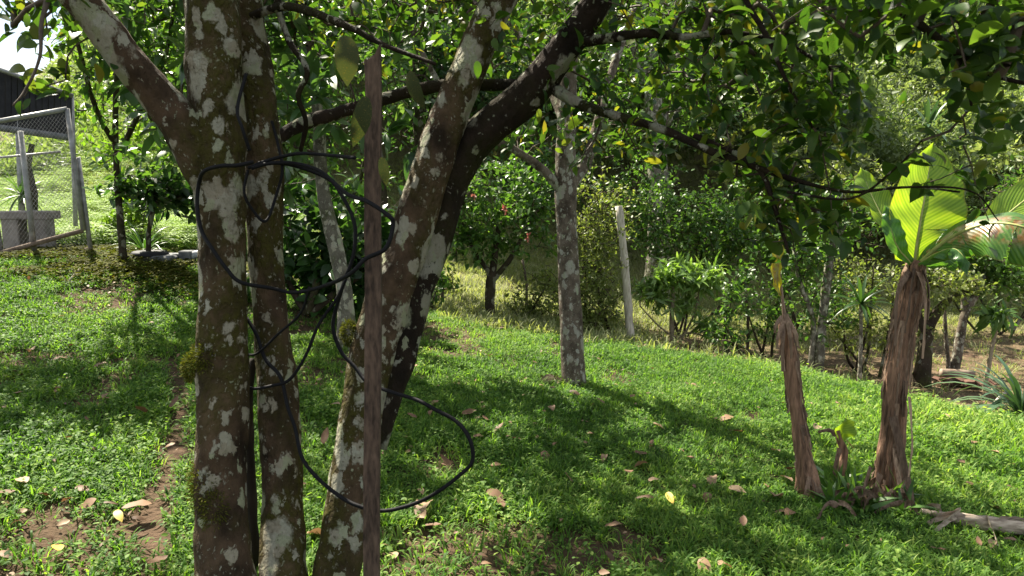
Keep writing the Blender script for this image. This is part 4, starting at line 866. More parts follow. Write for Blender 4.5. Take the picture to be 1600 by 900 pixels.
# strap-leaved rosettes
def rosette(name, label, cat, foot, top, n, Lm, w, mat, seed, el=(.2, 1.4), arch=.9, bark='bark_pale', r=.02, group=None, blades_up=0.):
    g_ = np.random.default_rng(seed); root = thing(name, label, cat, foot, group)
    if np.linalg.norm(np.asarray(top) - foot) > .1:
        p, rr = smooth_path([foot - [0, 0, .05], (np.asarray(foot) + top) / 2 + [.01, 0, 0], top], [r * 1.2, r, r * .9], 5); MB().tube(p, rr, 9, True, .08).build('stem', M[bark], root)
    for i in range(n):
        a = i * 2.399 + g_.normal() * .2; e = el[0] + (el[1] - el[0]) * (i + .5) / n; dh = np.array([math.cos(a), math.sin(a), 0]); side = np.array([-dh[1], dh[0], 0])
        L_ = Lm * (.75 + .5 * g_.random()); q = np.asarray(top) + dh * r * .5 + [0, 0, blades_up * g_.random()]; V = []; m = 6; e_ = e
        for s in range(m + 1):
            f = math.sin(math.pi * (.12 + .88 * s / m)) ** .6 if s < m else .02
            V += [q - side * w / 2 * f + [0, 0, w * .18 * f], q, q + side * w / 2 * f + [0, 0, w * .18 * f]]
            q = q + (dh * math.cos(e_) + np.array([0, 0, math.sin(e_)])) * L_ / m; e_ -= arch / m * (1.6 - e * .5)
        F = [[s * 3 + j, s * 3 + j + 1, s * 3 + j + 4, s * 3 + j + 3] for s in range(m) for j in range(2)]
        MB().add(V, [F], tint=g_.random()).build('blade', M[mat], root)
    return root
D = 8.0; b = on_ground(*P(1345, 560, D)[:2])
rosette('dracaena', 'slim dracaena with a spiky rosette between the two banana stems', 'dracaena', b, P(1345, 475, D), 30, .36, .035, 'leaf_dark', 111, (-.5, 1.3), .5)
D = 6.4; b = on_ground(*P(1598, 622, D)[:2])
rosette('strap_leaf_plant', 'blue-green strap-leaved clump at the right edge of the gully', 'plant', b, b + [0, 0, .05], 60, .72, .04, 'blade_blue', 112, (.25, 1.4), 1.3, r=.06)
D = 17.0; b = on_ground(*P(1450, 330, D)[:2])
rosette('hillside_yucca', 'blue-green spiky rosette poking out above the banana leaf on the slope', 'yucca', b, P(1450, 200, D), 26, .85, .09, 'blade_blue', 113, (-.3, 1.4), .4, r=.05)
D = depth_of(G(225, 402)) + .25; b = on_ground(*P(226, 400, D)[:2])
rosette('grassy_clump', 'strap-leaved clump growing behind the grey concrete lid', 'plant', b, b + [0, 0, .02], 44, .42, .022, 'blade_green', 114, (.3, 1.5), 1.2, r=.05)
D = 9.6; b = on_ground(*P(38, 375, D)[:2])
rosette('caged_dracaena', 'spiky dark dracaena growing inside the wire enclosure', 'dracaena', b, P(35, 305, D), 30, .45, .035, 'blade_green', 115, (-.6, 1.3), .5)
bush('fern_bank_shrub', 'yellow-green leafy shrub behind the slender dark stem', 215, 395, 10.2, [(215, 330, 0, (.4, .3, .28), 40), (180, 350, .2, (.35, .3, .2), 26)], 'leaf_bright', 116, .13, 8, tm=T_leaf(.25, curl=.3))

# ------------------------------------------------------------------ bananas
def banana_mat(name, stops_, worn=0., trans=.5):
    t = NT(name); uv = t.n('SeparateXYZ'); t.t.links.new(t.attr('uvw', out='Vector'), uv.inputs[0])
    al = t.math('SUBTRACT', uv.outputs[0], t.math('MULTIPLY', t.math('ABSOLUTE', uv.outputs[1]), .22))
    w = t.math('SINE', t.math('MULTIPLY', al, 190)); w2 = t.math('SINE', t.math('MULTIPLY', al, 67))
    v = t.math('ADD', t.math('MULTIPLY', w, .16), t.math('ADD', t.math('MULTIPLY', w2, .1), .5))
    nz = t.noise(t.coord(), 7, 4).outputs['Fac']; v = t.math('ADD', v, t.math('MULTIPLY', t.math('SUBTRACT', nz, .5), .7))
    c = t.ramp(v, stops_)
    if worn:
        a = t.noise(t.coord((1, 1, 1)), 13, 6, .65, .8).outputs['Fac']; up = t.ramp(t.math('ADD', t.math('ABSOLUTE', uv.outputs[1]), t.math('MULTIPLY', t.math('SUBTRACT', nz, .5), .5)), [(.4, (1,) * 3), (.62, (0,) * 3)])
        k = t.math('MULTIPLY', t.ramp(a, [(.44, (0,) * 3), (.52, (1,) * 3)]), up)
        b2 = t.noise(t.coord(), 16, 4).outputs['Fac']
        c = t.mix(k, c, t.ramp(b2, [(.35, (.05, .026, .014)), (.46, (.2, .1, .03)), (.56, (.24, .2, .12)), (.7, (.3, .3, .23))]))
    edge = t.ramp(t.math('ABSOLUTE', uv.outputs[1]), [(.95, (0,) * 3), (1., (1,) * 3)])
    c = t.mix(t.math('MULTIPLY', edge, .5), c, (.12, .07, .02))
    b = t.bsdf(c, .32, t.bump(w, .25, .004), spec=.4)
    tr = t.n('BsdfTranslucent'); t.set(tr.inputs['Color'], t.mix(1., c, (1.9, 1.75, .5), 'MULTIPLY'))
    m = t.n('MixShader'); m.inputs[0].default_value = trans; t.t.links.new(b, m.inputs[1]); t.t.links.new(tr.outputs[0], m.inputs[2])
    return t.done(m.outputs[0])
M['banana'] = banana_mat('banana', [(.2, (.1, .19, .018)), (.5, (.16, .27, .028)), (.8, (.24, .34, .05))])
M['banana_dark'] = banana_mat('banana_dark', [(.2, (.03, .1, .02)), (.5, (.05, .14, .03)), (.8, (.09, .19, .04))], trans=.35)
M['banana_worn'] = banana_mat('banana_worn', [(.2, (.035, .1, .018)), (.5, (.06, .145, .026)), (.8, (.11, .2, .045))], 1., trans=.25)
M['banana_dying'] = banana_mat('banana_dying', [(.2, (.25, .24, .03)), (.5, (.42, .36, .05)), (.8, (.2, .28, .05))], 1., trans=.45)
M['midrib'] = plain_mat('midrib', (.18, .2, .05), (.4, .42, .15), 20, .5, .1)
def banana_leaf(root, spine, left, right, face, mat, foldL=.15, foldR=.15, tears=(), petiole=None, rib=.008, ripple=.012, seed=1, n=30):
    """left / right: half widths in metres along the leaf; face: where the upper side looks"""
    g_ = np.random.default_rng(seed); p, _ = smooth_path(spine, [1] * len(spine), max(3, n // (len(spine) - 1))); n = len(p); t = norm(np.gradient(p, axis=0)); s = np.linspace(0, 1, n)
    z = norm(np.asarray(face, float) - t * np.sum(t * np.asarray(face, float), 1, keepdims=True)); side = np.cross(t, z); m = 6; mb = MB()
    for sg, wid, fold in ((-1, left, foldL), (1, right, foldR)):
        w = np.interp(s, np.linspace(0, 1, len(wid)), wid); cuts = sorted([0] + [int(c * (n - 1)) for q, c in tears if q == sg] + [n - 1])
        for a, b in zip(cuts[:-1], cuts[1:]):
            ex = g_.normal() * .12 if len(cuts) > 2 else 0; V = []; U = []
            for i in range(a, b + 1):
                for j in range(m + 1):
                    f = j / m; ang = (fold + ex) * f ** .8
                    lag = t[i] * w[i] * f * .12
                    gap = 0
                    if i == b and b < n - 1: gap = -.012 * f
                    V.append(p[i] + (side[i] * sg * math.cos(ang) + z[i] * math.sin(ang)) * w[i] * f + lag + t[i] * gap + z[i] * ripple * f * math.sin(i * .9 + sg + j * .2)); U.append((s[i], sg * f, 0))
            F = [[(i * (m + 1)) + j, (i + 1) * (m + 1) + j, (i + 1) * (m + 1) + j + 1, i * (m + 1) + j + 1] for i in range(b - a) for j in range(m)]
            mb.add(V, [F], uv=U)
    lf = mb.build('leaf', M[mat], root)
    pp = p - z * .003
    if petiole is not None: pp = np.vstack([np.asarray(petiole), pp])
    rr = np.concatenate([np.full(len(pp) - n, rib * 1.5), np.linspace(rib * 1.2, rib * .25, n)])
    me = MB().tube(pp, rr, 8).data('midrib', M['midrib'], np.array(root.location)); o = link('midrib', me, lf)
    return lf
def dry_strip(root, pts, w, twist, name='dry_sheath', mat='sheath', seed=0):
    g_ = np.random.default_rng(seed); p, _ = smooth_path(pts, [1] * len(pts), 4); n = len(p); t = norm(np.gradient(p, axis=0)); V = []
    for i in range(n):
        f = i / (n - 1); a = twist[0] + twist[1] * f; out = norm(np.array([math.cos(a), math.sin(a), 0])); sd = norm(np.cross(t[i], out)); ww = w * (1 - .55 * f) * (.8 + .4 * g_.random())
        V += [p[i] - sd * ww / 2 + out * .004 * g_.random(), p[i] + out * (.006 + .008 * g_.random()), p[i] + sd * ww / 2]
    F = [[i * 3 + j, i * 3 + j + 1, i * 3 + j + 4, i * 3 + j + 3] for i in range(n - 1) for j in range(2)]
    return MB().add(V, [F]).build(name, M[mat], root)
def pseudostem(root, rows, k=44):
    p, r = pxpath0(rows); MB().tube(p, r, k, True, .09, rid=.3).build('stem', M['stem_dry'], root); return p, r
def pxpath0(rows, n=6):
    return smooth_path([P(a, b, d) for a, b, w, d in rows], [w / 2 / FPX * d for a, b, w, d in rows], n)
def shag(root, p, r, n, seed, lmin=.12, lmax=.4, w=.035):
    g_ = np.random.default_rng(seed)
    for i in range(n):
        a = g_.uniform(-math.pi, 0) if i % 4 else g_.uniform(0, math.pi); j = int(g_.uniform(.12, .97) * (len(p) - 1)); L_ = g_.uniform(lmin, lmax); o = np.array([math.cos(a), math.sin(a), 0]); pts = []
        for f in (0, .35, .7, 1.0):
            zt = p[j][2] - L_ * f; q = int(np.argmin(np.abs(p[:, 2] - zt))); pts.append(np.array([p[q][0], p[q][1], max(zt, p[0][2] + .03)]) + o * (r[q] * 1.02 + .001 + .012 * f * f * g_.random()))
        dry_strip(root, pts, w * (.5 + g_.random()), (a, g_.normal() * .3), seed=seed + i)
b = G(1388, 778); D = depth_of(b)
bn = thing('banana_plant', 'banana plant with a shaggy brown stem and one glowing upright green leaf', 'banana plant', b)
p, r = pseudostem(bn, [(1380, 800, 58, D), (1384, 770, 46, D), (1389, 730, 38, D), (1395, 660, 35, D), (1401, 590, 34, D), (1410, 520, 33, D), (1422, 460, 32, D), (1427, 425, 30, D), (1431, 408, 24, D)])
shag(bn, p, r, 26, 200, .06, .3, .022); shag(bn, p, r, 16, 260, .15, .5, .012)
for i, (x0, y0, x1, y1, x2, y2) in enumerate(((1422, 425, 1402, 460, 1398, 540), (1436, 425, 1446, 470, 1440, 560), (1428, 420, 1420, 470, 1412, 520), (1440, 420, 1450, 450, 1448, 500))):
    dry_strip(bn, [P(x0, y0, D - .07), P(x1, y1, D - .12), P(x2, y2, D - .1)], .045, (-1.4 + .3 * i, .5), 'dead_leaf', seed=350 + i)
# loose skirt and roots at the foot
for i, (x0, y0, x1, y1, x2, y2) in enumerate(((1395, 650, 1420, 760, 1432, 818), (1400, 700, 1412, 780, 1455, 826), (1375, 740, 1365, 790, 1368, 842), (1360, 730, 1345, 775, 1330, 800), (1420, 620, 1424, 690, 1418, 745), (1380, 750, 1385, 800, 1392, 815), (1355, 770, 1330, 800, 1300, 815))):
    dry_strip(bn, [P(x0, y0, D - .09), P(x1, y1, D - .14), P(x2, y2, D - .16)], .05, (-1.5 + .2 * i, .3), seed=300 + i)
banana_leaf(bn, [P(1428, 412, D), P(1437, 352, D - .02), P(1448, 288, D), P(1458, 224, D + .08)], np.array([36, 50, 58, 56, 44, 26, 1]) * D / FPX, np.array([24, 40, 62, 60, 50, 32, 1]) * D / FPX, (-.1, -1, .25), 'banana', .35, .12, ((1, .3),), [P(1430, 425, D)], .009)
banana_leaf(bn, [P(1420, 415, D + .05), P(1390, 360, D + .18), P(1362, 305, D + .3), P(1345, 262, D + .4)], np.array([10, 26, 34, 26, 1]) * D / FPX, np.array([10, 30, 36, 26, 1]) * D / FPX, (.2, -1, .4), 'banana', .2, .2, ((-1, .5),), [P(1430, 425, D)], .008, seed=3)
banana_leaf(bn, [P(1436, 412, D - .02), P(1475, 378, D - .1), P(1530, 352, D - .25), P(1590, 352, D - .4), P(1660, 385, D - .5), P(1730, 450, D - .55)], np.array([6, 18, 26, 30, 30, 24, 2]) * D / FPX, np.array([8, 30, 46, 56, 54, 40, 2]) * D / FPX, (-.25, -.75, .7), 'banana_worn', -.25, -.45, ((1, .3), (-1, .38), (1, .62)), [P(1432, 425, D)], .011, seed=4)
banana_leaf(bn, [P(1438, 410, D + .05), P(1500, 385, D + .15), P(1560, 345, D + .2), P(1620, 300, D + .25), P(1690, 270, D + .3)], np.array([2, 3, 14, 34, 30, 2]) * D / FPX, np.array([2, 3, 14, 34, 30, 2]) * D / FPX, (-.3, -.7, .7), 'banana', .2, .25, (), [P(1432, 425, D)], .009, seed=5)
banana_leaf(bn, [P(1436, 412, D - .05), P(1462, 396, D - .14), P(1490, 388, D - .22), P(1508, 405, D - .28), P(1512, 432, D - .3)], np.array([5, 14, 18, 14, 2]) * D / FPX, np.array([5, 14, 18, 12, 2]) * D / FPX, (0, -.4, 1), 'banana_dark', -.7, -.7, ((1, .5),), [P(1432, 425, D)], .006, seed=6)
banana_leaf(bn, [P(1436, 410, D + .02), P(1462, 385, D + .06), P(1496, 362, D + .1), P(1532, 350, D + .1)], np.array([6, 18, 16, 2]) * D / FPX, np.array([10, 50, 46, 4]) * D / FPX, (.1, -.5, 1), 'banana_dark', .1, -.8, (), [P(1432, 425, D)], .007, seed=7)
banana_leaf(bn, [P(1424, 412, D - .03), P(1402, 385, D - .08), P(1390, 350, D - .08), P(1384, 322, D - .04)], np.array([4, 12, 12, 2]) * D / FPX, np.array([8, 22, 18, 2]) * D / FPX, (-.3, -1, .2), 'banana_dark', .1, -.4, (), [P(1430, 425, D)], .005, seed=8)
banana_leaf(bn, [P(1440, 400, D + .1), P(1468, 340, D + .15), P(1490, 290, D + .18), P(1504, 258, D + .2)], np.array([3, 5, 9, 8, 1]) * D / FPX, np.array([3, 5, 9, 8, 1]) * D / FPX, (-.6, -1, .3), 'banana_dark', 1.0, 1.0, (), [P(1434, 420, D)], .006, seed=9)
b = G(1265, 775); D2 = depth_of(b)
bs = thing('dying_banana_plant', 'slim dying banana stem topped by one withered yellow leaf', 'banana plant', b)
p, r = pseudostem(bs, [(1270, 798, 56, D2), (1266, 770, 40, D2), (1256, 720, 25, D2), (1247, 660, 22, D2), (1239, 600, 21, D2), (1232, 545, 21, D2), (1226, 512, 19, D2), (1224, 500, 12, D2)], 36)
shag(bs, p, r, 18, 400, .05, .18, .016); shag(bs, p, r, 10, 460, .1, .3, .009)
for i, (x0, y0, x1, y1) in enumerate(((1226, 500, 1214, 545), (1230, 500, 1246, 540), (1222, 495, 1210, 520), (1228, 490, 1236, 560), (1224, 500, 1222, 580))):
    dry_strip(bs, [P(x0, y0, D2 - .05), P((x0 + x1) / 2 + (x1 - x0) * .3, (y0 + y1) / 2, D2 - .08), P(x1, y1, D2 - .07)], .03, (-1.5, .4), seed=500 + i)
for i, (x1, y1) in enumerate(((1300, 800), (1285, 806), (1240, 800))):
    dry_strip(bs, [P(1266, 745, D2 - .05), P((1266 + x1) / 2 + 4, 778, D2 - .07), P(x1, y1, D2 - .06)], .05, (-1.2, .3), seed=520 + i)
MB().tube(*pxpath0([(1227, 505, 8, D2), (1223, 470, 5, D2), (1218, 420, 4, D2), (1222, 375, 3, D2)]), 7).build('leaf_stalk', M['sheath'], bs)
banana_leaf(bs, [P(1218, 462, D2), P(1213, 430, D2 - .02), P(1214, 395, D2), P(1226, 366, D2 + .02)], np.array([3, 13, 13, 9, 1]) * D2 / FPX, np.array([2, 7, 8, 10, 2]) * D2 / FPX, (.1, -1, .1), 'banana_dying', .6, .8, (), None, .004, seed=11)
b = G(1313, 752); D3 = depth_of(b)
bk = thing('banana_sucker', 'tiny banana sucker with a cut green leaf between the two banana stems', 'banana sucker', b)
MB().tube(*pxpath0([(1311, 765, 16, D3), (1315, 735, 13, D3), (1319, 708, 12, D3), (1311, 686, 9, D3), (1308, 672, 8, D3)]), 12, True, .15).build('stem', M['stem_dry'], bk)
banana_leaf(bk, [P(1312, 690, D3), P(1316, 675, D3 - .01), P(1324, 655, D3)], np.array([4, 14, 2]) * D3 / FPX, np.array([4, 18, 20, 10]) * D3 / FPX, (.2, -1, .4), 'banana', .2, .3, (), None, .003, n=12, seed=12)
dry_strip(bk, [P(1306, 680, D3), P(1295, 672, D3), P(1278, 675, D3)], .03, (-1.5, .2), seed=540); dry_strip(bk, [P(1312, 700, D3 - .02), P(1304, 735, D3 - .05), P(1302, 760, D3 - .05)], .03, (-1.5, .2), seed=541)
# heap of dead sheaths and weeds between the stems
hb = G(1325, 790); hp = thing('dead_leaf_heap', 'heap of dead banana sheaths and weeds between the banana stems', 'debris', hb)
g = np.random.default_rng(9)
for i in range(26):
    px = g.uniform(1290, 1420); py = 800 - 12 * math.sin((px - 1290) / 130 * 3.1) + g.uniform(-14, 14); q = G(px, py); a = g.uniform(0, 6.28); L_ = g.uniform(.08, .2)
    dry_strip(hp, [q + [0, 0, .06], q + np.array([math.cos(a) * L_ * .5, math.sin(a) * L_ * .4, .05 + .06 * g.random()]), q + np.array([math.cos(a) * L_, math.sin(a) * L_ * .8, .02])], .035, (a + 1.5, .6), 'dead_sheath', seed=600 + i)
for i in range(34):
    q = G(g.uniform(1270, 1420), g.uniform(760, 805)); MB().add(*leaf_geo(np.tile(q, (6, 1)), norm(g.normal(size=(6, 3)) * [1, 1, .4] + [0, 0, .8]), g.normal(size=(6, 3)), .1 + .12 * g.random(6), T_leaf(.16, curl=.4)), tint=np.repeat(g.random(6), 11)).build('weed', M['blade_green'], hp)
lb = G(1530, 824)
fl = thing('fallen_banana_stem', 'pale dried banana stem lying on the grass at the right edge', 'log', lb)
pts = [G(1438, 806), G(1480, 818), G(1530, 828), G(1580, 836), G(1640, 846), G(1720, 860)]
p, r = smooth_path([q + [0, 0, h] for q, h in zip(pts, (.03, .035, .04, .045, .045, .045))], [.012, .024, .034, .036, .038, .04], 5); MB().tube(p, r, 14, True, .16).build('stem', M['log'], fl)
for i, (a, c, e, f) in enumerate(((1470, 815, 1440, 800), (1500, 822, 1450, 826), (1540, 830, 1560, 862), (1500, 822, 1462, 838), (1560, 834, 1620, 828))):
    dry_strip(fl, [G(a, c) + [0, 0, .07], (G(a, c) + G(e, f)) / 2 + [0, 0, .06], G(e, f) + [0, 0, .03]], .05, (1.5, .4), 'dry_sheath', 'log', 700 + i)

# ------------------------------------------------------------------ log pile and boards in the gully
D = 8.7; b = on_ground(*P(1500, 592, D)[:2])
lp = 'cut logs lying in the gully'
for i, (x0, y0, x1, y1, w, lab) in enumerate(((1470, 586, 1520, 590, 13, 'weathered grey cut log on top of the gully pile'), (1474, 594, 1530, 597, 12, 'brown cut log at the bottom of the gully pile'))):
    q0, q1 = P(x0, y0, D), P(x1, y1, D); zz = float(gz(*q0[:2])); q0[2] = max(zz + .05 + .1 * (1 - i), 0 * zz + zz + .05 + .1 * (1 - i)); q1[2] = float(gz(*q1[:2])) + .05 + .09 * (1 - i)
    o = thing('cut_log', lab, 'log', (q0 + q1) / 2, lp); MB().tube([q0, q0 * .7 + q1 * .3, q0 * .3 + q1 * .7, q1], np.array([1, 1.05, 1, .95]) * w / 2 / FPX * D, 12, True, .08).build('wood', M['rust'], o)
q = on_ground(*P(1518, 590, D - .15)[:2]); o = thing('broken_tile_heap', 'heap of reddish broken tiles beside the gully logs', 'tiles', q)
for i in range(16):
    a, e = g.uniform(0, 3), g.normal() * .3; R_ = Matrix.Rotation(a, 3, 'Z') @ Matrix.Rotation(e, 3, 'X')
    MB().box(q + [g.normal() * .14, g.normal() * .08, .03 + .07 * g.random()], (.13, .09, .018), R_).build('tile', M['brick_red'], o, smooth=False)
q0, q1 = G(1552, 636), G(1572, 618); o = thing('fallen_stick', 'short pale stick lying on the leaf litter of the gully', 'stick', q0)
MB().tube([q0 + [0, 0, .03], (q0 + q1) / 2 + [0, 0, .05], q1 + [0, 0, .04]], [.014, .016, .012], 7, True, .1).build('stick', M['post'], o)

# ------------------------------------------------------------------ wire enclosure at the left
D = 8.6; eb = on_ground(*P(130, 398, D)[:2])
en = thing('wire_enclosure', 'pipe-framed chain-link enclosure with a black slatted wall at the left edge', 'enclosure', eb)
def rod(name, a, b_, w, mat, k=10): MB().tube([a, (a + b_) / 2, b_], [w, w, w], k).build(name, M[mat], en)
E = lambda px, py, dd=0: P(px, py, D + dd)
def foot(q): q = q.copy(); q[2] = float(gz(*q[:2])) - .05; return q
rod('post', foot(E(143, 396)), E(122, 246), .026, 'steel'); rod('post', foot(E(54, 392, -.2)), E(32, 205, -.2), .03, 'steel'); rod('post', foot(E(2, 398, -.3)), E(-8, 330, -.3), .03, 'steel')
gt = [E(105, 170, -.05), E(130, 360, -.05), E(-60, 412, -.5), E(-60, 200, -.5)]
for i in range(4): rod('gate_rail', gt[i], gt[(i + 1) % 4], .027, 'rust' if i == 1 else 'steel')
rod('brace', E(95, 237), E(-40, 250, -.3), .014, 'steel'); rod('kerb_rail', E(143, 390), E(-40, 412, -.4), .03, 'rust')
def chain_link(c00, c10, c11, c01, n, m, name='wire_mesh'):
    P0 = []; P1 = []; f = lambda u, v: (c00 * (1 - u) + c10 * u) * (1 - v) + (c01 * (1 - u) + c11 * u) * v
    for k in range(-m, n + m):
        for sg in (1, -1):
            u0, v0 = (k / n, 0) if sg > 0 else ((k + m) / n, 0); u1, v1 = (u0 + sg * m / n, 1)
            ts = [0., 1.]
            for lim in (0, 1):
                if u1 != u0: ts.append((lim - u0) / (u1 - u0))
            ts = sorted(t for t in ts if -1e-6 <= t <= 1 + 1e-6); ts = [t for t in ts if -1e-6 <= u0 + (u1 - u0) * t <= 1 + 1e-6]
            if len(ts) >= 2 and ts[-1] - ts[0] > .01: P0.append(f(u0 + (u1 - u0) * ts[0], ts[0])); P1.append(f(u0 + (u1 - u0) * ts[-1], ts[-1]))
    P0, P1 = np.array(P0), np.array(P1); V, F = prisms(P0, P1, np.full(len(P0), .0013), np.full(len(P0), .0013), 3)
    tag(MB().add(V, F).build(name, M['wire'], en), kind='stuff')
chain_link(gt[2], gt[1], gt[0], gt[3], 26, 26)
chain_link(E(52, 388, .4), E(142, 390, .05), E(123, 250, .05), E(36, 240, .4), 16, 20)
# black slatted wall above
sl = []
for i in range(28):
    x = 113 - i * 9.6; d_ = 1.6 - i * .05; top = 148 - (113 - x) * .36; bot = 218 - (113 - x) * .14
    a, c_ = E(x, bot, d_), E(x, top, d_); wv = E(x - 8.2, bot, d_ - .05) - a
    V = np.array([a, a + wv, c_ + wv, c_]); V = np.vstack([V, V + [0, .03, 0]])
    MB().add(V, [[[0, 1, 2, 3], [7, 6, 5, 4], [0, 4, 5, 1], [2, 6, 7, 3], [1, 5, 6, 2], [0, 3, 7, 4]]]).build('slat', M['black'], en, smooth=False)
rod('wall_rail', E(114, 150, 1.55), E(-156, 52, .25), .03, 'steel'); rod('wall_rail', E(114, 216, 1.5), E(-156, 178, .25), .045, 'concrete_grey')
rod('wall_post', E(24, 112, 1.2), foot(E(34, 380, 1.1)), .03, 'steel'); rod('wall_post', E(112, 150, 1.62), foot(E(118, 380, 1.62)), .03, 'steel'); rod('wall_post', E(-150, 55, .35), foot(E(-150, 380, .35)), .03, 'steel')
for (px, pw, dd, top) in ((66, 28, .5, 338), (24, 26, .5, 338)):
    a = E(px, 395, dd); a[2] = float(gz(*a[:2])) - .05; t_ = E(px, top, dd); h = t_[2] - a[2]
    MB().box((a + t_) / 2, (pw / FPX * (D + dd), .2, h), bev=.012).build('pillar', M['concrete'], en, smooth=False)
MB().box(E(46, 336, .5), (.6, .3, .1), bev=.012).build('cap_slab', M['concrete'], en, smooth=False)
MB().tube([foot(E(46, 345, .9)), E(52, 300, .9), E(44, 260, .9), E(50, 225, .9)], [.05, .045, .04, .03], 10, True, .2).build('prop', M['bark_dark'], en)

# ------------------------------------------------------------------ grey lid box and pipe
b = G(228, 412); D = depth_of(b)
lid = thing('concrete_lid', 'grey concrete inspection box with a dark lid on the mossy bank', 'concrete box', b)
MB().box(b + [0.02, .25, .0], (.5, .42, .16), bev=.02).build('box', M['concrete_grey'], lid, smooth=False)
MB().tube([b + [-.06, .22, .06], b + [-.06, .22, .1], b + [-.06, .22, .12]], [.2, .2, .17], 22).build('lid', M['black'], lid)
MB().box(b + [.34, .28, .03], (.14, .16, .18), bev=.01).build('collar', M['concrete_grey'], lid, smooth=False)
pi = thing('drain_pipe', 'grey plastic pipe running from the concrete box down behind the tree', 'pipe', b + [.4, .25, .05])
MB().tube(*smooth_path([b + [.38, .27, .05], b + [.5, .25, .08], b + [.75, .15, -.02], b + [1.1, .05, -.16], b + [1.6, 0, -.3]], [.045] * 5, 6), 12).build('pipe', M['pipe'], pi)
q0, q1 = G(108, 446), G(142, 412); o = thing('bank_stick', 'thin pale stick lying on the bank before the enclosure', 'stick', q0)
MB().tube([q0 + [0, 0, .04], (q0 + q1) / 2 + [0, 0, .06], q1 + [0, 0, .05]], [.012, .012, .009], 7, True, .1).build('stick', M['post'], o)

# ------------------------------------------------------------------ wooded hillside behind everything
def clump(n, rad, size, g_, tm):
    d = norm(g_.normal(size=(n, 3))); pos = d * rad * (g_.random((n, 1)) ** .4) * [1, 1, .75]
    V, F = leaf_geo(pos, norm(d + g_.normal(size=(n, 3)) * .8 + [0, 0, -.1]), norm(g_.normal(size=(n, 3)) * .6 + [0, 0, 1]), size * (.6 + .8 * g_.random(n)), tm)
    return MB().add(V, F, tint=np.repeat(g_.random(n), len(tm[0]))).data('clump', M['thicket'])
g = np.random.default_rng(77)
cv = [clump(130, .42, .15, g, T_kite(.42)) for _ in range(3)] + [clump(170, .42, .12, g, T_kite(.3)) for _ in range(3)]
pts = []; tn = []; sc_ = []
def crown_at(c, r, n, t):
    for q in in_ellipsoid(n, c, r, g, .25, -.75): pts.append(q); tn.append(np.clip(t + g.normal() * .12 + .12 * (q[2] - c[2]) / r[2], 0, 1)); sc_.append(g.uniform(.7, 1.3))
for i in range(330):
    d = 17.5 + 28 * g.random() ** 1.3; px = g.uniform(-250, 1900); x, y = P(px, 450, d)[:2]
    if px < 640 and d < 21: continue
    if 600 < px < 900 and d < 16: continue
    z = float(gz(x, y)); h = g.uniform(.9, 2.4) + (d - 15) * .17 + (1.5 if 400 < px < 1250 else 0); rad = g.uniform(.9, 1.7) * (1 + (d - 14) * .02)
    if px < 340:
        lim = np.interp(px, [-250, 140, 200, 340], [235, 235, 150, -100]); zt = P(px, lim, d)[2]
        h = min(h, zt - z - rad)
        if h < .2: continue
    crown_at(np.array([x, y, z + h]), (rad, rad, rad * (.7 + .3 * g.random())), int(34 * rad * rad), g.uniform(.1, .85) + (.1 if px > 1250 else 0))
for i in range(1500):
    y = 24 + 70 * g.random() ** 1.5; x = -y * g.uniform(.28, .95); q = on_ground(x, y); k_ = 1 + (y - 24) * .025
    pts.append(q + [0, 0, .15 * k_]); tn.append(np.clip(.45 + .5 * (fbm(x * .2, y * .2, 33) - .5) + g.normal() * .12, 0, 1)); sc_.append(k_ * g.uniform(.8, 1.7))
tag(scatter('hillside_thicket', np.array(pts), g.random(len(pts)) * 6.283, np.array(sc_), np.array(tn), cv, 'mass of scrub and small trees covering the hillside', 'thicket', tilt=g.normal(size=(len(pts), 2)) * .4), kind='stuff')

# ------------------------------------------------------------------ fallen leaves on the lawn
g = np.random.default_rng(15)
fls = []
for i in range(8):
    Vt, Ft = T_leaf(.4 + .08 * (i % 4), HI, .5 * ((i * 3) % 5) / 4 - .1, (.35, -.3, .15, .5, -.45, .2, .05, .4)[i], .03)
    fls.append(mesh('fallen_leaf', Vt, Ft, M['dry'], np.full(len(Vt), (.1, .35, .55, .8, .25, .65, .95, .45)[i])))
yl = mesh('fallen_leaf', *T_leaf(.42, HI, .1, .1, .02), M['dry_yellow'], np.full(14 + 6, .5)[:len(T_leaf(.42, HI)[0])])
def drop(px, py, s, label, me, group=None, h=.045):
    q = G(px, py); o = link('fallen_leaf', me); a = g.uniform(0, 6.28); o.location = q + [0, 0, h]
    o.rotation_euler = (g.normal() * .25, g.normal() * .25, a); o.scale = (s,) * 3; tag(o, label, 'leaf', group); return o
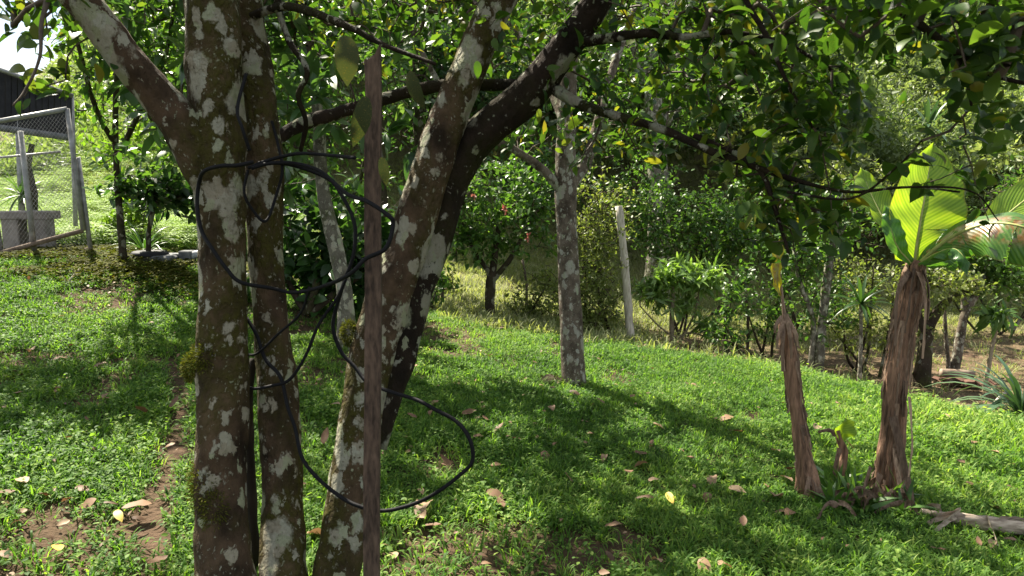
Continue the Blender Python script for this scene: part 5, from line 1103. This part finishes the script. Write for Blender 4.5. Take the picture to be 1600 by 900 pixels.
SP_ = [(670, 800, .13, 'large curled brown leaf on the lawn right of the stake', 3), (312, 834, .11, 'pale tan leaf on the lawn against the front stem foot', 6), (230, 656, .1, 'upright curled brown leaf on a thin stalk in the left lawn', 1), (1020, 671, .11, 'pale straw-coloured leaf lying alone in the mid lawn', 6), (1145, 660, .12, 'curled tan leaf pair on the sunny lawn left of the dying banana', 2), (990, 716, .1, 'brown curled leaf below the pale straw-coloured one', 4), (1160, 684, .09, 'rusty brown leaf just below the curled tan pair', 1), (800, 696, .08, 'dark brown leaf on the lawn right of the hose loop', 0), (1095, 886, .12, 'large folded grey-brown leaf at the bottom edge of the lawn', 5), (240, 802, .12, 'broad brown leaf lying on the bare soil path', 2), (480, 850, .12, 'pale brown leaf between the second stem and the leaning stem', 3), (1210, 788, .11, 'tan leaf lying left of the dying banana foot', 3), (1545, 800, .12, 'dark curled leaf just above the fallen banana stem', 0), (945, 640, .07, 'small reddish leaf below the grey trunk', 1), (1280, 675, .1, 'pale dry leaf beside the banana sucker', 6), (780, 790, .1, 'brown leaf on the lawn below the hose loop', 4)]
for px, py, s, lab, i in SP_: drop(px, py, s, lab, fls[i])
drop(1042, 782, .09, 'yellow leaf lying in the shaded lawn foreground', yl); drop(92, 878, .1, 'yellow leaf at the bottom left of the lawn', yl); drop(182, 738 + 75, .08, 'yellow-green leaf left of the soil path', yl)
LM = [('the front stem', 355, 880), ('the second stem', 432, 880), ('the leaning stem', 545, 760), ('the wooden stake', 582, 880), ('the hose loop', 737, 700), ('the grey trunk', 897, 600), ('the dying banana', 1265, 780), ('the big banana stem', 1388, 780), ('the fallen banana stem', 1540, 828), ('the soil path', 245, 800), ('the weathered post', 985, 532), ('the mossy bank', 200, 450), ('the banana sucker', 1312, 720)]
COLN = ['dark brown', 'brown', 'tan', 'light tan', 'russet', 'buff', 'pale', 'dull brown']
cnt = 0; used_l = set()
while cnt < 96:
    px = g.uniform(0, 1600); py = 520 + 380 * g.random() ** .9
    q = G(px, py)
    if q[1] > crest(q[0]) - .1 or (px > 1250 and py > 640 and g.random() < .5): continue
    nm, lx, ly = min(LM, key=lambda m: (m[1] - px)**2 + ((m[2] - py) * 1.3)**2); dx, dy = px - lx, py - ly
    side = ('left of' if dx < 0 else 'right of') if abs(dx) > abs(dy) else ('behind' if dy < 0 else 'in front of'); dist = math.hypot(dx, dy)
    near = 'close' if dist < 70 else ('a little way' if dist < 150 else ('some way' if dist < 260 else 'far')); i = int(g.integers(0, 8)); sz = g.uniform(.05, .1)
    lab = '%s %s fallen leaf %s %s %s' % ('small' if sz < .066 else ('medium' if sz < .083 else 'large'), COLN[i], near, side, nm)
    if lab in used_l: continue
    used_l.add(lab); drop(px, py, sz, lab, fls[i], 'dry leaves scattered over the lawn'); cnt += 1
